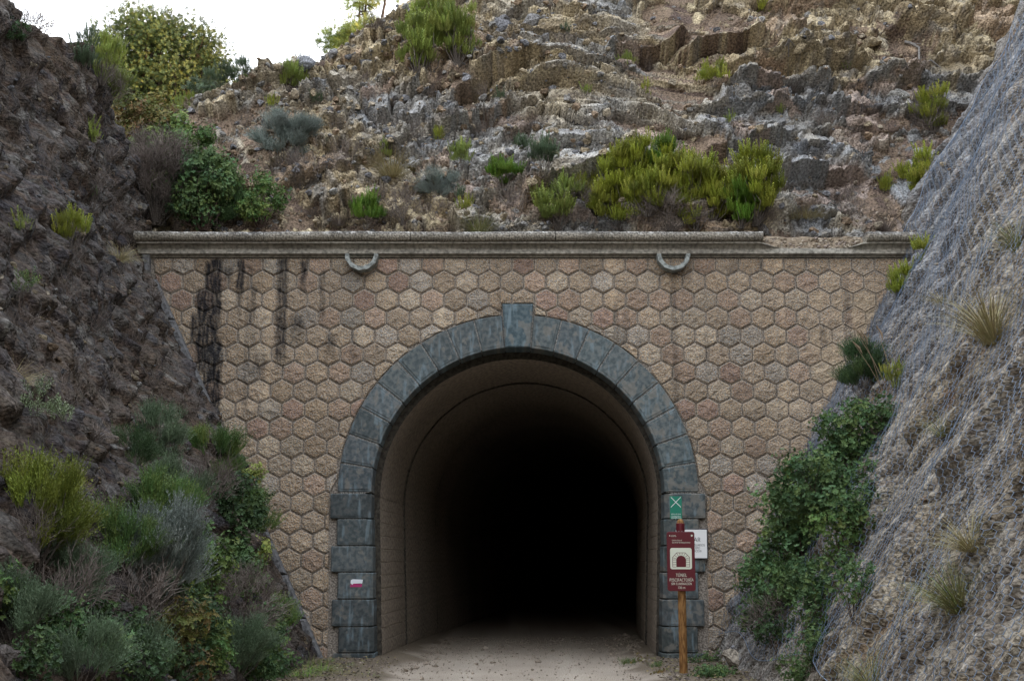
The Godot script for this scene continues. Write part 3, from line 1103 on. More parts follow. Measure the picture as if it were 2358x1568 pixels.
func scatter(called: String, mesh: Mesh, mat: Material, n: int, where: Callable, parent: Node = self) -> MultiMeshInstance3D:
	var mm := MultiMesh.new()
	mm.transform_format = MultiMesh.TRANSFORM_3D
	mm.use_colors = true
	mm.mesh = mesh
	mm.instance_count = n
	for k in n:
		var a: Array = where.call()
		mm.set_instance_transform(k, a[0])
		var c: Color = a[1]
		c.a = 1.0
		mm.set_instance_color(k, c)
	var o := MultiMeshInstance3D.new()
	o.name = numbered(called) if parent == self else called
	o.multimesh = mm
	o.material_override = mat
	if parent == self: o.set_meta("kind", "stuff")
	parent.add_child(o, true)
	return o


# an added slope, unseen behind the viewer, that blocks low sky light
func add_sky_blocker() -> void:
	var m := Mesher.new()
	var nx := 60
	var nz := 30
	for j in nz:
		for i in nx:
			var x := -90.0 + 180.0 * i / (nx - 1)
			var z := 38.0 + 60.0 * j / (nz - 1)
			var y := 21.0 * smoothstep(38.0, 72.0, z + 3.0 * na.get_noise_2d(x * 3.0, 7.0)) + 2.2 * na.get_noise_2d(x * 6.0, z * 6.0) * smoothstep(38.0, 44.0, z)
			m.col = Color(0.06, 0.08, 0.03).lerp(Color(0.17, 0.13, 0.09), smoothstep(-0.1, 0.3, na.get_noise_2d(x * 8.0, z * 8.0)))
			m.vert(Vector3(x, y - 0.05, z))
	for j in nz - 1:
		for i in nx - 1:
			var a := j * nx + i
			for s in [a, a + nx, a + nx + 1, a, a + nx + 1, a + 1]: m.ix.append(s)
	var o := put("sky_blocker_slope", m.mesh(), M.rock)
	o.set_meta("kind", "structure")
	o.set_meta("label", "added scrubby slope unseen behind the viewer, blocking low sky light")


# ---------- plants ----------
func leaf(m: Mesher, at: Vector3, along: Vector3, up: Vector3, length: float, width: float, fold := 0.2) -> void:
	var side := along.cross(up).normalized()
	var nrm := side.cross(along).normalized()
	var mid := at + along * length * 0.45 - nrm * width * fold
	var tip := at + along * length
	var l := at + along * length * 0.42 + side * width * 0.5
	var r := at + along * length * 0.42 - side * width * 0.5
	m.tri(at, l, mid); m.tri(l, tip, mid); m.tri(mid, tip, r); m.tri(at, mid, r)


func blade(m: Mesher, at: Vector3, along: Vector3, side: Vector3, length: float, width: float) -> void:
	m.tri(at - side * width * 0.5, at + along * length, at + side * width * 0.5)


func make_sprigs() -> void:
	var m := Mesher.new()
	# heath: an upright spike with short needles, 1 tall
	for k in 26:
		var h := 0.08 + 0.9 * k / 26.0
		var t := k * 2.4
		var out := Vector3(cos(t), 0.9, sin(t)).normalized()
		blade(m, Vector3(0, h, 0), out, Vector3(-sin(t), 0, cos(t)), 0.24 - 0.10 * h, 0.075)
	m.quad(Vector3(-0.015, 0, 0), Vector3(-0.008, 1, 0), Vector3(0.008, 1, 0), Vector3(0.015, 0, 0))
	sprig.heath = m.mesh()
	# broom: a spray of thin stems with a few tiny leaves
	m = Mesher.new()
	for k in 7:
		var t := k * 2.4
		var d := Vector3(cos(t) * 0.32, 1, sin(t) * 0.32).normalized()
		var s := Vector3(-sin(t), 0, cos(t))
		m.quad(s * 0.009, d * (0.8 + 0.03 * k) + s * 0.004, d * (0.8 + 0.03 * k) - s * 0.004, -s * 0.009)
		for i in 7:
			var o := Vector3(sin(i * 2.1 + k), 1.1, cos(i * 2.1 + k)).normalized()
			blade(m, d * (0.2 + 0.1 * i), o, o.cross(s).normalized(), 0.10, 0.03)
	sprig.broom = m.mesh()
	# bramble: a short arching shoot with leaves in threes
	m = Mesher.new()
	for k in 3:
		var at := Vector3(0, 0.22 + 0.30 * k, 0.12 * k * k)
		for i in 3:
			var t := (i - 1) * 1.0 + k * 2.2
			leaf(m, at, Vector3(sin(t), 0.35, cos(t)).normalized(), Vector3(-sin(t) * 0.3, 1, 0.1).normalized(), 0.34, 0.22)
	m.quad(Vector3(-0.012, 0, 0), Vector3(-0.006, 0.9, 0.3), Vector3(0.006, 0.9, 0.3), Vector3(0.012, 0, 0))
	sprig.bramble = m.mesh()
	# oak: a dense twig end of small leaves
	m = Mesher.new()
	for k in 10:
		var t := k * 2.4
		leaf(m, Vector3(0, 0.1 + 0.06 * k, 0), Vector3(cos(t), 0.5, sin(t)).normalized(), Vector3.UP, 0.42, 0.2)
	sprig.oak = m.mesh()
	# sage: upright shoot with long pale leaves
	m = Mesher.new()
	for k in 12:
		var t := k * 2.4
		leaf(m, Vector3(0, 0.1 + 0.07 * k, 0), Vector3(cos(t), 0.9, sin(t)).normalized(), Vector3(-cos(t), 0.8, -sin(t)).normalized(), 0.36, 0.10)
	sprig.sage = m.mesh()
	# pine: a tuft of long needles
	m = Mesher.new()
	for k in 26:
		var t := k * 2.4
		var z := 0.1 + 0.85 * fmod(k * 0.618, 1.0)
		blade(m, Vector3(0, 0.3 * fmod(k * 0.37, 1.0), 0), Vector3(cos(t) * (1.0 - z * 0.6), z, sin(t) * (1.0 - z * 0.6)).normalized(), Vector3(-sin(t), 0, cos(t)), 0.8, 0.035)
	sprig.pine = m.mesh()
	# a bare forked twig
	m = Mesher.new()
	var fork := [[Vector3.ZERO, Vector3(0.05, 0.5, 0.0), 0.016], [Vector3(0.05, 0.5, 0), Vector3(0.25, 1.0, 0.1), 0.011], [Vector3(0.05, 0.5, 0), Vector3(-0.2, 0.9, -0.1), 0.011], [Vector3(0.02, 0.25, 0), Vector3(-0.3, 0.6, 0.2), 0.010], [Vector3(0.04, 0.4, 0), Vector3(0.3, 0.65, -0.2), 0.010], [Vector3(0.2, 0.85, 0.07), Vector3(0.15, 1.1, 0.2), 0.007], [Vector3(-0.12, 0.76, -0.06), Vector3(-0.32, 0.85, 0.05), 0.007]]
	for f in fork:
		var d: Vector3 = (f[1] - f[0]).normalized()
		var a: Vector3 = d.cross(Vector3(0.3, 0.1, 0.9)).normalized() * f[2]
		var b := d.cross(a)
		m.tri(f[0] + a, f[1], f[0] - a * 0.5 + b); m.tri(f[0] - a * 0.5 + b, f[1], f[0] - a * 0.5 - b); m.tri(f[0] - a * 0.5 - b, f[1], f[0] + a)
	sprig.twig = m.mesh()
	# a bending grass blade, 1 long
	m = Mesher.new()
	var pts := [Vector3(0, 0, 0), Vector3(0, 0.4, 0.05), Vector3(0, 0.72, 0.19), Vector3(0, 0.93, 0.42)]
	var ws := [0.004, 0.004, 0.003, 0.0]
	for k in 3:
		m.quad(pts[k] - Vector3(ws[k], 0, 0), pts[k + 1] - Vector3(ws[k + 1], 0, 0), pts[k + 1] + Vector3(ws[k + 1], 0, 0), pts[k] + Vector3(ws[k], 0, 0))
	sprig.grass = m.mesh()


func aim(up: Vector3, size: float) -> Basis:
	var y := up.normalized()
	var x := y.cross(rdir()).normalized()
	return Basis(x, y, x.cross(y)).scaled_local(Vector3(size, size, size))


# the place on the broken surface that the view in that direction meets
func on_rock(on: String, u: float, v: float) -> Vector3:
	var p := hit(u, v, on)
	if not sheets.has(on): return p
	var s: Dictionary = sheets[on]
	for turn in 3:
		var i := clampi(s.us.bsearch(p.x if on == "hill" else p.z), 0, s.us.size() - 1)
		var j := clampi(s.vs.bsearch(p.y), 0, s.vs.size() - 1)
		var q: Vector3 = s.pos[j * s.us.size() + i]
		if turn == 2: return q
		# slide along the base until the raised point lies in that direction
		var want := CAM + ray(u, v) * ((q.z - CAM.z) / ray(u, v).z)
		p += (want - q) * 0.8
	return p


const G := {
	"heath": [Color(0.29, 0.33, 0.042), Color(0.17, 0.22, 0.03), Color(0.32, 0.30, 0.06)],
	"bright": [Color(0.13, 0.25, 0.03), Color(0.085, 0.18, 0.022), Color(0.19, 0.26, 0.04)],
	"pale": [Color(0.25, 0.31, 0.075), Color(0.17, 0.235, 0.06), Color(0.29, 0.30, 0.08)],
	"grey": [Color(0.15, 0.18, 0.155), Color(0.10, 0.13, 0.115), Color(0.19, 0.21, 0.19)],
	"teal": [Color(0.10, 0.15, 0.085), Color(0.07, 0.11, 0.06), Color(0.13, 0.165, 0.10)],
	"olive": [Color(0.13, 0.165, 0.02), Color(0.085, 0.115, 0.02), Color(0.17, 0.18, 0.03)],
	"oak": [Color(0.085, 0.125, 0.036), Color(0.06, 0.09, 0.03), Color(0.125, 0.14, 0.045)],
	"dark": [Color(0.040, 0.080, 0.030), Color(0.03, 0.06, 0.025), Color(0.065, 0.10, 0.03)],
	"ivy": [Color(0.062, 0.125, 0.046), Color(0.045, 0.095, 0.038), Color(0.12, 0.16, 0.042)],
	"lush": [Color(0.08, 0.15, 0.04), Color(0.05, 0.11, 0.03), Color(0.15, 0.17, 0.04)],
	"autumn": [Color(0.075, 0.11, 0.03), Color(0.16, 0.14, 0.03), Color(0.17, 0.08, 0.03)],
	"dead": [Color(0.13, 0.105, 0.09), Color(0.09, 0.072, 0.065), Color(0.17, 0.145, 0.125)],
	"straw": [Color(0.30, 0.24, 0.12), Color(0.20, 0.165, 0.08), Color(0.22, 0.22, 0.09)],
	"greenstraw": [Color(0.11, 0.145, 0.04), Color(0.20, 0.185, 0.08), Color(0.28, 0.23, 0.11)],
	"sage": [Color(0.15, 0.20, 0.10), Color(0.11, 0.16, 0.075), Color(0.19, 0.23, 0.13)],
}


func hue(set_name: String) -> Color:
	var c: Array = G[set_name]
	var t := rng.randf()
	return (c[0] as Color).lerp(c[1] if t < 0.5 else c[2], rng.randf()) * rnd(0.75, 1.25)


# a plant rooted where the view in direction (u, v) meets the land, as wide and tall as measured there
func plant(called: String, kind: String, tint: String, on: String, u: float, v: float, w_px: float, h_px: float, label: String, category := "shrub", group := "", dense := 1.0, lean := Vector3.ZERO, deep := 0.75) -> Node3D:
	var at := on_rock(on, u, v)
	var fwd := Vector3(0, sin(deg_to_rad(PITCH)), -cos(deg_to_rad(PITCH)))
	var far := (at - CAM).dot(fwd)
	var w := w_px / FOC * far
	var h := h_px / FOC * far
	if on == "hill" and v > 500.0:
		# rooted a little above the ledge behind the cornice
		at += Vector3(0, 0.10, 0.14)
		h *= 1.3
	return plant_at(called, kind, tint, at, w, h, label, category, group, dense, lean, deep)


func plant_at(called: String, kind: String, tint: String, at: Vector3, w: float, h: float, label: String, category := "shrub", group := "", dense := 1.0, lean := Vector3.ZERO, deep := 0.75) -> Node3D:
	var o := base(called, at - Vector3(0, 0.03, 0), label, category, group)
	var spots := []
	var cols := []
	var area := w * h
	var stems := Mesher.new()
	stems.col = Color(0.16, 0.135, 0.115) if kind != "bramble" else Color(0.12, 0.085, 0.07)
	var mesh: Mesh = sprig[kind if sprig.has(kind) else "heath"]
	if kind == "grass":
		var n := int(clampf(380.0 * dense * (0.4 + w), 90, 1300))
		for k in n:
			var t := rnd(0, TAU)
			var out := pow(rng.randf(), 0.7)
			var d := (Vector3(cos(t), 0, sin(t)) * out * clampf(w / maxf(h, 0.05) * 0.55, 0.3, 1.6) + Vector3.UP * rnd(0.45, 1.0) + lean + rdir() * 0.22).normalized()
			var y := d
			var z := (Vector3(cos(t), 0, sin(t)) - Vector3.UP * 0.5)
			var x := y.cross(z).normalized()
			var s := h * (0.35 + 0.75 * pow(rng.randf(), 0.8))
			spots.append(Transform3D(Basis(x * maxf(s, 0.35), y * s, x.cross(y) * s * rnd(0.6, 1.6)), Vector3(cos(t), 0, sin(t)) * rng.randf() * w * 0.26))
			cols.append(hue(tint))
	else:
		var nc_ := int(clampf(7.0 + area * 20.0, 8, 110))
		var per := {"heath": 1700.0, "broom": 420.0, "bramble": 1150.0, "oak": 600.0, "sage": 300.0, "twig": 300.0, "pine": 420.0}
		var size := {"heath": 0.125, "broom": 0.30, "bramble": 0.107, "oak": 0.15, "sage": 0.14, "twig": 0.34, "pine": 0.2}
		var n_all: float = clampf(per[kind] * area * dense, 40, 14000)
		var sz: float = size[kind] * clampf(0.55 + 0.35 * h, 0.55, 1.1)
		for c in nc_:
			var p := Vector3.ZERO
			for q in 20:
				p = Vector3(rnd(-1, 1), rnd(-1, 1), rnd(-1, 1))
				if p.length() < 1.0: break
			p = Vector3(p.x * w * 0.43, h * (0.46 + 0.42 * p.y), p.z * w * 0.42 * deep) + lean * h * (0.5 + 0.4 * p.y)
			var rc := clampf(0.55 * sqrt(area / nc_) * rnd(0.7, 1.3), 0.06, 0.45)
			var shade := rnd(0.72, 1.28)
			var cc := hue(tint)
			# the branch that carries the clump
			var foot := Vector3(p.x * 0.12, -0.05, p.z * 0.12)
			var knee := foot.lerp(p, 0.5) + Vector3(rnd(-0.1, 0.1), rnd(-0.05, 0.12), rnd(-0.1, 0.1)) * h
			var rad := clampf(0.009 * h, 0.003, 0.018)
			stems.tube([foot, knee, p], [rad, rad * 0.7, rad * 0.3], 4)
			var n := int(ceil(n_all / nc_))
			for k in n:
				var d := rdir()
				if kind != "bramble" and kind != "twig": d.y = absf(d.y) * 0.9 + d.y * 0.1
				var pos := p + d * rc * rnd(0.2, 1.25)
				if pos.y < 0.02: pos.y = rnd(0.0, 0.1) * h
				var up := Vector3.UP
				match kind:
					"heath": up = d * 0.4 + Vector3.UP + lean * 0.5
					"broom": up = (pos - Vector3(0, -h * 0.25, 0)).normalized() + rdir() * 0.3
					"bramble": up = d + Vector3(0, 0.1, 0.35)
					"oak": up = d + rdir() * 0.4
					"sage": up = d * 0.5 + Vector3.UP
					"twig": up = (pos + Vector3(0, h * 0.1, 0)).normalized() + rdir() * 0.6
					"pine": up = d * 0.8 + Vector3.UP * 0.6
				var big := 2.0 if kind == "heath" and rng.randf() < 0.12 else 1.0
				spots.append(Transform3D(aim(up, sz * big * (rnd(0.65, 1.3) if kind != "bramble" else rnd(0.5, 1.6))), pos))
				cols.append(hue(tint).lerp(cc, 0.5) * shade)
		put("stem" if kind != "bramble" else "cane", stems.mesh(), M.bark, o)
	var i := [-1]
	var f := scatter("blades" if kind == "grass" else ("twigs" if kind == "twig" else "foliage"), mesh, M.dry if kind == "twig" else M.leaf, spots.size(), func() -> Array:
		i[0] += 1
		return [spots[i[0]], cols[i[0]]], o)
	f.set_meta("kind", "stuff")
	return o


# a tree with a tapered trunk, limbs and a crown of leaf twigs gathered in lobes
func tree(called: String, kind: String, tint: String, at: Vector3, w: float, h: float, label: String, n_lobes: int, n: int) -> void:
	var o := base(called, at, label, "tree")
	var tr := Mesher.new()
	tr.col = Color(0.11, 0.09, 0.075)
	var fork := Vector3(rnd(-0.1, 0.1), h * 0.28, 0)
	tr.tube([Vector3(0, -0.3, 0), fork * 0.5 + Vector3(0.05, 0, 0.03), fork], [h * 0.045, h * 0.034, h * 0.028], 8)
	put("trunk", tr.mesh(), M.bark, o)
	var spots := []
	var cols := []
	var lb := Mesher.new()
	lb.col = tr.col
	for k in n_lobes:
		var p := Vector3.ZERO
		for q in 30:
			p = Vector3(rnd(-1, 1), rnd(-0.75, 1), rnd(-1, 1))
			if p.length() < 1.0 and p.length() > 0.45: break
		p = Vector3(p.x * w * 0.40, h * 0.60 + p.y * h * 0.32, p.z * w * 0.40)
		var knee := fork.lerp(p, 0.55) + Vector3(rnd(-0.2, 0.2), 0.12, rnd(-0.2, 0.2))
		lb.tube([fork * rnd(0.75, 1.0), knee, p], [h * 0.018, h * 0.010, h * 0.003], 5)
		for i in 4: lb.tube([knee.lerp(p, i * 0.25), knee.lerp(p, i * 0.25) + rdir() * w * 0.14], [h * 0.005, h * 0.0015], 4)
		var rc := w * rnd(0.13, 0.20)
		var tone := hue(tint)
		var sh := rnd(0.8, 1.2)
		for i in n / n_lobes:
			var d := rdir()
			var pos := p + Vector3(d.x, d.y * 0.8, d.z) * rc * pow(rng.randf(), 0.5)
			spots.append(Transform3D(aim(d + rdir() * 0.5 + Vector3(0, 0.2, 0), rnd(0.7, 1.2) * (0.145 if kind == "oak" else 0.24)), pos))
			cols.append(hue(tint).lerp(tone, 0.5) * sh)
	put("limbs", lb.mesh(), M.bark, o)
	var i := [-1]
	var cr := scatter("crown", sprig[kind], M.leaf, spots.size(), func() -> Array:
		i[0] += 1
		return [spots[i[0]], cols[i[0]]], o)
	cr.set_meta("kind", "stuff")


func stalks(called: String, at: Vector3, n: int, h: float, spread: float, c: Color, head: float, label: String, lean := Vector3.ZERO) -> void:
	var o := base(called, at, label, "dry stalks")
	for k in n:
		var m := Mesher.new()
		m.col = c * rnd(0.8, 1.15)
		var foot := Vector3(rnd(-1, 1) * spread * 0.25, -0.05, rnd(-1, 1) * spread * 0.2)
		var d := (Vector3(rnd(-0.35, 0.35), 1, rnd(-0.2, 0.2)) + lean).normalized()
		var l := h * rnd(0.7, 1.05)
		var tip := foot + d * l + lean * l * 0.12
		m.tube([foot, foot + d * l * 0.55, tip], [0.006, 0.005, 0.003], 4)
		if head > 0.0:
			m.tube([foot + d * l * (0.98 - head), foot + d * l * (1.0 - head * 0.5), tip + d * 0.02], [0.004, 0.018, 0.004], 5)
		put_n("stalk", k, m.mesh(), M.dry, o)


# ---------- signs and netting ----------
func rounded(x0: float, y0: float, x1: float, y1: float, r: float) -> PackedVector2Array:
	var out := PackedVector2Array()
	for c in [[x1 - r, y1 - r, 0.0], [x0 + r, y1 - r, PI / 2], [x0 + r, y0 + r, PI], [x1 - r, y0 + r, PI * 1.5]]:
		for k in 5: out.append(Vector2(c[0] + r * cos(c[2] + PI / 8 * k), c[1] + r * sin(c[2] + PI / 8 * k)))
	return out


func letters(text: String, cap: float, at: Vector3, mat: Material, parent: Node3D, align := 0, font := "Droid Sans", width := 0.0) -> void:
	var t := TextMesh.new()
	var f := SystemFont.new()
	f.font_names = PackedStringArray([font])
	t.font = f
	t.text = text
	t.font_size = 64
	t.pixel_size = cap / 46.0
	t.depth = 0.002
	t.horizontal_alignment = [HORIZONTAL_ALIGNMENT_CENTER, HORIZONTAL_ALIGNMENT_LEFT, HORIZONTAL_ALIGNMENT_RIGHT][align]
	var o := put("lettering", t, mat, parent)
	o.position = at
	if width > 0.0:
		var w := t.get_aabb().size.x
		if w > 0.001: o.scale = Vector3(width / w, 1, 1)


func signs() -> void:
	# the maroon trail sign on its wooden post
	var s := base("trail_sign", Vector3(2.225, 0.0, 3.0), "maroon sign with a tunnel pictogram on a round wooden post", "sign")
	var post := Mesher.new()
	post.col = Color(0.30, 0.165, 0.065)
	post.tube([Vector3(0.015, -0.3, -0.075), Vector3(0.012, 0.7, -0.075), Vector3(0.01, 2.06, -0.075), Vector3(0.01, 2.13, -0.075), Vector3(0.01, 2.16, -0.075)], [0.056, 0.055, 0.055, 0.045, 0.02], 14)
	put("post", post.mesh(), M.wood, s)
	var band := Mesher.new()
	band.tube([Vector3(0.01, 1.985, -0.075), Vector3(0.01, 1.99, -0.075), Vector3(0.01, 2.095, -0.075), Vector3(0.01, 2.1, -0.075)], [0.050, 0.0585, 0.0585, 0.050], 14)
	put("band", band.mesh(), M.maroon, s)
	var pn := Mesher.new()
	pn.prism(rounded(-0.19, 1.185, 0.19, 1.985, 0.03), -0.012, 0.006, 0.003)
	var panel := put("panel", pn.mesh(), M.maroon, s)
	var pic := Mesher.new()
	pic.prism(rounded(-0.148, 1.478, 0.147, 1.765, 0.028), 0.0055, 0.0085, 0.0)
	put("pictogram_field", pic.mesh(), M.cream, panel)
	var art := Mesher.new()
	# the opening
	var op := PackedVector2Array([Vector2(-0.066, 1.508), Vector2(-0.066, 1.60)])
	for k in 13: op.append(Vector2(-0.066 * cos(PI * k / 12.0), 1.60 + 0.062 * sin(PI * k / 12.0)))
	op.append(Vector2(0.066, 1.508))
	art.prism(op, 0.0085, 0.0105, 0.0)
	var line := func(a: Vector2, b: Vector2, w: float) -> void:
		var nn := (b - a).orthogonal().normalized() * w
		art.prism(PackedVector2Array([a + nn, b + nn, b - nn, a - nn]), 0.0085, 0.0101, 0.0)
	var rim := [Vector2(-0.116, 1.508), Vector2(-0.116, 1.638), Vector2(-0.058, 1.70), Vector2(0.058, 1.70), Vector2(0.116, 1.638), Vector2(0.116, 1.508)]
	for k in 5: line.call(rim[k], rim[k + 1], 0.0028)
	for x in [-1.0, 1.0]:
		for k in 4: line.call(Vector2(x * 0.116, 1.508 + 0.032 * k), Vector2(x * 0.068, 1.508 + 0.032 * k), 0.0024)
	for k in 8:
		var t := PI * (k + 0.8) / 8.6
		var a := Vector2(-0.070 * cos(t), 1.60 + 0.066 * sin(t))
		var b := a
		for q in 40:
			b += Vector2(-cos(t), sin(t)) * 0.002
			if absf(b.x) > 0.116 or b.y > 1.70 or absf(b.x) + b.y * 0.93 > 0.058 + 1.70 * 0.93: break
		line.call(a, b, 0.0024)
	put("pictogram", art.mesh(), M.maroon, panel)
	letters("TÚNEL", 0.042, Vector3(0, 1.398, 0.0065), M.cream, panel, 0, "Droid Sans", 0.148)
	letters("PISCIFACTORÍA", 0.040, Vector3(0, 1.334, 0.0065), M.cream, panel, 0, "Droid Sans", 0.325)
	letters("SIN ILUMINACIÓN", 0.031, Vector3(0, 1.283, 0.0065), M.cream, panel, 0, "Droid Sans", 0.275)
	letters("330 m", 0.031, Vector3(0, 1.231, 0.0065), M.cream, panel, 0, "Droid Sans", 0.10)
	letters("Camino Natural", 0.019, Vector3(-0.12, 1.868, 0.0065), M.cream, panel, 1, "Droid Sans", 0.135)
	letters("Vía Verde del Renacimiento", 0.019, Vector3(-0.12, 1.838, 0.0065), M.cream, panel, 1, "Droid Sans", 0.25)
	letters("Caminos", 0.012, Vector3(-0.132, 1.937, 0.0065), M.cream, panel, 1)
	letters("Naturales", 0.012, Vector3(-0.132, 1.921, 0.0065), M.cream, panel, 1)
	var em := Mesher.new()
	# small emblems in the two upper corners: a walker's arrow head and an arched badge
	em.prism(PackedVector2Array([Vector2(-0.158, 1.92), Vector2(-0.15, 1.945), Vector2(-0.142, 1.92), Vector2(-0.15, 1.928)]), 0.006, 0.0085, 0.0)
	em.prism(rounded(0.142, 1.918, 0.164, 1.945, 0.0105), 0.006, 0.0085, 0.0)
	put("emblem", em.mesh(), M.cream, panel)
	# bolts at the upper rim
	for x in [-0.022, 0.022]:
		var bo := Mesher.new()
		bo.tube([Vector3(x, 1.985, -0.006), Vector3(x, 1.998, -0.006)], [0.007, 0.006], 6)
		put("bolt", bo.mesh(), M.steel, s)

	# the white notice on the wall behind it
	var w := base("white_notice", Vector3(2.76, 1.62, 0.10), "white notice board with a dark frame, half hidden behind the maroon sign", "sign")
	var fr := Mesher.new()
	fr.prism(PackedVector2Array([Vector2(-0.26, -0.005), Vector2(-0.26, 0.475), Vector2(0.262, 0.475), Vector2(0.262, -0.005)]), -0.01, 0.02, 0.004)
	put("frame", fr.mesh(), M.black, w)
	var bd := Mesher.new()
	bd.prism(PackedVector2Array([Vector2(-0.245, 0.012), Vector2(-0.245, 0.458), Vector2(0.245, 0.458), Vector2(0.245, 0.012)]), 0.016, 0.0225, 0.0)
	put("board", bd.mesh(), M.white, w)
	letters("AR", 0.066, Vector3(0.145, 0.300, 0.0235), M.black, w, 2, "Droid Sans", 0.105)
	letters("USUARIOS", 0.034, Vector3(0.212, 0.215, 0.0235), M.black, w, 2, "Droid Sans", 0.19)
	letters("EQUIPO", 0.034, Vector3(0.135, 0.170, 0.0235), M.black, w, 2, "Droid Sans", 0.14)
	letters("ACIÓN", 0.034, Vector3(0.155, 0.122, 0.0235), M.black, w, 2, "Droid Sans", 0.115)

	# the green route plate with its cross
	var g := base("route_plate", Vector3(2.527, 2.245, 0.0975), "small green route plate with a thin white cross on the upper quoin", "sign")
	var pl := Mesher.new()
	pl.prism(PackedVector2Array([Vector2(-0.094, 0.0), Vector2(-0.094, 0.36), Vector2(0.094, 0.36), Vector2(0.094, 0.0)]), -0.01, 0.004, 0.001)
	put("plate", pl.mesh(), M.green, g)
	var cr := Mesher.new()
	for q in [[Vector2(-0.078, 0.187), Vector2(0.078, 0.345)], [Vector2(-0.078, 0.345), Vector2(0.078, 0.187)]]:
		var nn: Vector2 = (q[1] - q[0]).orthogonal().normalized() * 0.0045
		cr.prism(PackedVector2Array([q[0] + nn, q[1] + nn, q[1] - nn, q[0] - nn]), 0.003, 0.0058 + nn.x * 0.05, 0.0)
	put("cross", cr.mesh(), M.white, g)
	letters("RUTA DE DON", 0.020, Vector3(0, 0.075, 0.0045), M.white, g, 0, "Droid Serif", 0.15)
	letters("QUIJOTE", 0.040, Vector3(0, 0.025, 0.0045), M.white, g, 0, "Droid Serif", 0.155)


func wire(m: Mesher, a: Vector3, b: Vector3, r: float) -> void:
	var d := (b - a).normalized()
	var s := d.cross(Vector3(0.35, 0.3, 0.88)).normalized() * r
	var t := d.cross(s)
	var f := m.v.size()
	for p in [a, b]:
		m.vert(p + s)
		m.vert(p - s * 0.5 + t * 0.87)
		m.vert(p - s * 0.5 - t * 0.87)
	for k in 3:
		var k2 := (k + 1) % 3
		for i in [f + k, f + 3 + k, f + 3 + k2, f + k, f + 3 + k2, f + k2]: m.ix.append(i)


func netting() -> void:
	# how far the rock stands out, in a coarse grid, taken at its proudest and eased so that the net hangs over the hollows
	var st := 0.18
	var nz := int(13.9 / st) + 2
	var nw := int(11.4 / st) + 2
	var f := PackedFloat32Array()
	f.resize(nz * nw)
	for j in nw:
		for i in nz:
			var z := -1.1 + i * st
			var w := -0.1 + j * st
			var a := net_us.bsearch(z)
			var b := net_vs.bsearch(w)
			var best := -9.0
			for q in range(-3, 4):
				for p in range(-3, 4):
					best = maxf(best, net_h[clampi(b + q, 0, net_vs.size() - 1) * net_us.size() + clampi(a + p, 0, net_us.size() - 1)])
			f[j * nz + i] = best
	for turn in 2:
		var g := f.duplicate()
		for j in range(1, nw - 1):
			for i in range(1, nz - 1):
				var k := j * nz + i
				f[k] = maxf(g[k], 0.25 * (g[k - 1] + g[k + 1] + g[k - nz] + g[k + nz]))
	var n := Vector3(-0.88, 0.40, 0.25)
	var at := func(z: float, w: float) -> Vector3:
		var x := clampf((z + 1.1) / st, 0, nz - 1.001)
		var y := clampf((w + 0.1) / st, 0, nw - 1.001)
		var i := int(x)
		var j := int(y)
		var h := lerpf(lerpf(f[j * nz + i], f[j * nz + i + 1], x - i), lerpf(f[(j + 1) * nz + i], f[(j + 1) * nz + i + 1], x - i), y - j)
		return right_base(z, w) + n * (h + 0.012)
	var net := base("wire_netting", Vector3.ZERO, "galvanised rockfall netting hung over the pale rock face", "netting")
	var m := Mesher.new()
	var dz := 0.088
	var dw := 0.066
	var cols_ := int(13.3 / dz)
	for i in cols_:
		var z := -0.85 + i * dz
		var top := 10.9
		var d := CAM.z - z
		top = minf(top, 1.6 + d * 0.47)
		var low := 0.42 + 0.12 * sin(z * 1.3)
		var rows := int((top - low) / dw)
		for j in rows:
			if (i + j) % 2: continue
			var w := low + j * dw
			var jz := 0.012 * sin(i * 1.7 + j * 0.23)
			var a: Vector3 = at.call(z + jz, w)
			# far beyond the frame the wires are left out
			if a.x > (CAM.z - a.z) * 0.46: continue
			var b: Vector3 = at.call(z + jz, w + 0.05)
			wire(m, a, b, 0.0040)
			var jz1 := 0.012 * sin((i + 1) * 1.7 + (j + 1) * 0.23)
			wire(m, b, at.call(z + dz + jz1, w + dw), 0.0020)
			if i > 0:
				var jz2 := 0.012 * sin((i - 1) * 1.7 + (j + 1) * 0.23)
				wire(m, b, at.call(z - dz + jz2, w + dw), 0.0020)
	put("mesh_panel", m.mesh(), M.wire, net)
	# selvedge cables along the foot and the edge by the portal
	var e := Mesher.new()
	var foot := []
	for k in 60: foot.append(at.call(-0.85 + 13.0 * k / 59.0, 0.42 + 0.12 * sin((-0.85 + 13.0 * k / 59.0) * 1.3)))
	var rr := []
	for k in 60: rr.append(0.005)
	e.tube(foot, rr, 4)
	var side := []
	for k in 60: side.append(at.call(-0.85, 0.42 + 10.4 * k / 59.0))
	e.tube(side, rr, 4)
	put("edge_cable", e.mesh(), M.wire, net)


# ---------- loose rocks ----------
func rock_mesh(sd: int) -> ArrayMesh:
	var sp := SphereMesh.new()
	sp.radial_segments = 9
	sp.rings = 5
	sp.radius = 1.0
	sp.height = 2.0
	var a: Array = sp.get_mesh_arrays()
	var r := RandomNumberGenerator.new()
	r.seed = sd
	# cut a ball with random planes, so that it has flat broken faces
	var planes := []
	for k in 11:
		var d := Vector3(r.randf_range(-1, 1), r.randf_range(-1, 1), r.randf_range(-1, 1)).normalized()
		planes.append([d, r.randf_range(0.45, 0.85)])
	var m := Mesher.new()
	for p in a[Mesh.ARRAY_VERTEX]:
		var q: Vector3 = p
		for s in planes:
			var k: float = q.dot(s[0])
			if k > s[1]: q -= s[0] * (k - s[1])
		m.vert(q * Vector3(1.25, 0.8, 1.0))
	for k in a[Mesh.ARRAY_INDEX]: m.ix.append(k)
	return m.mesh()


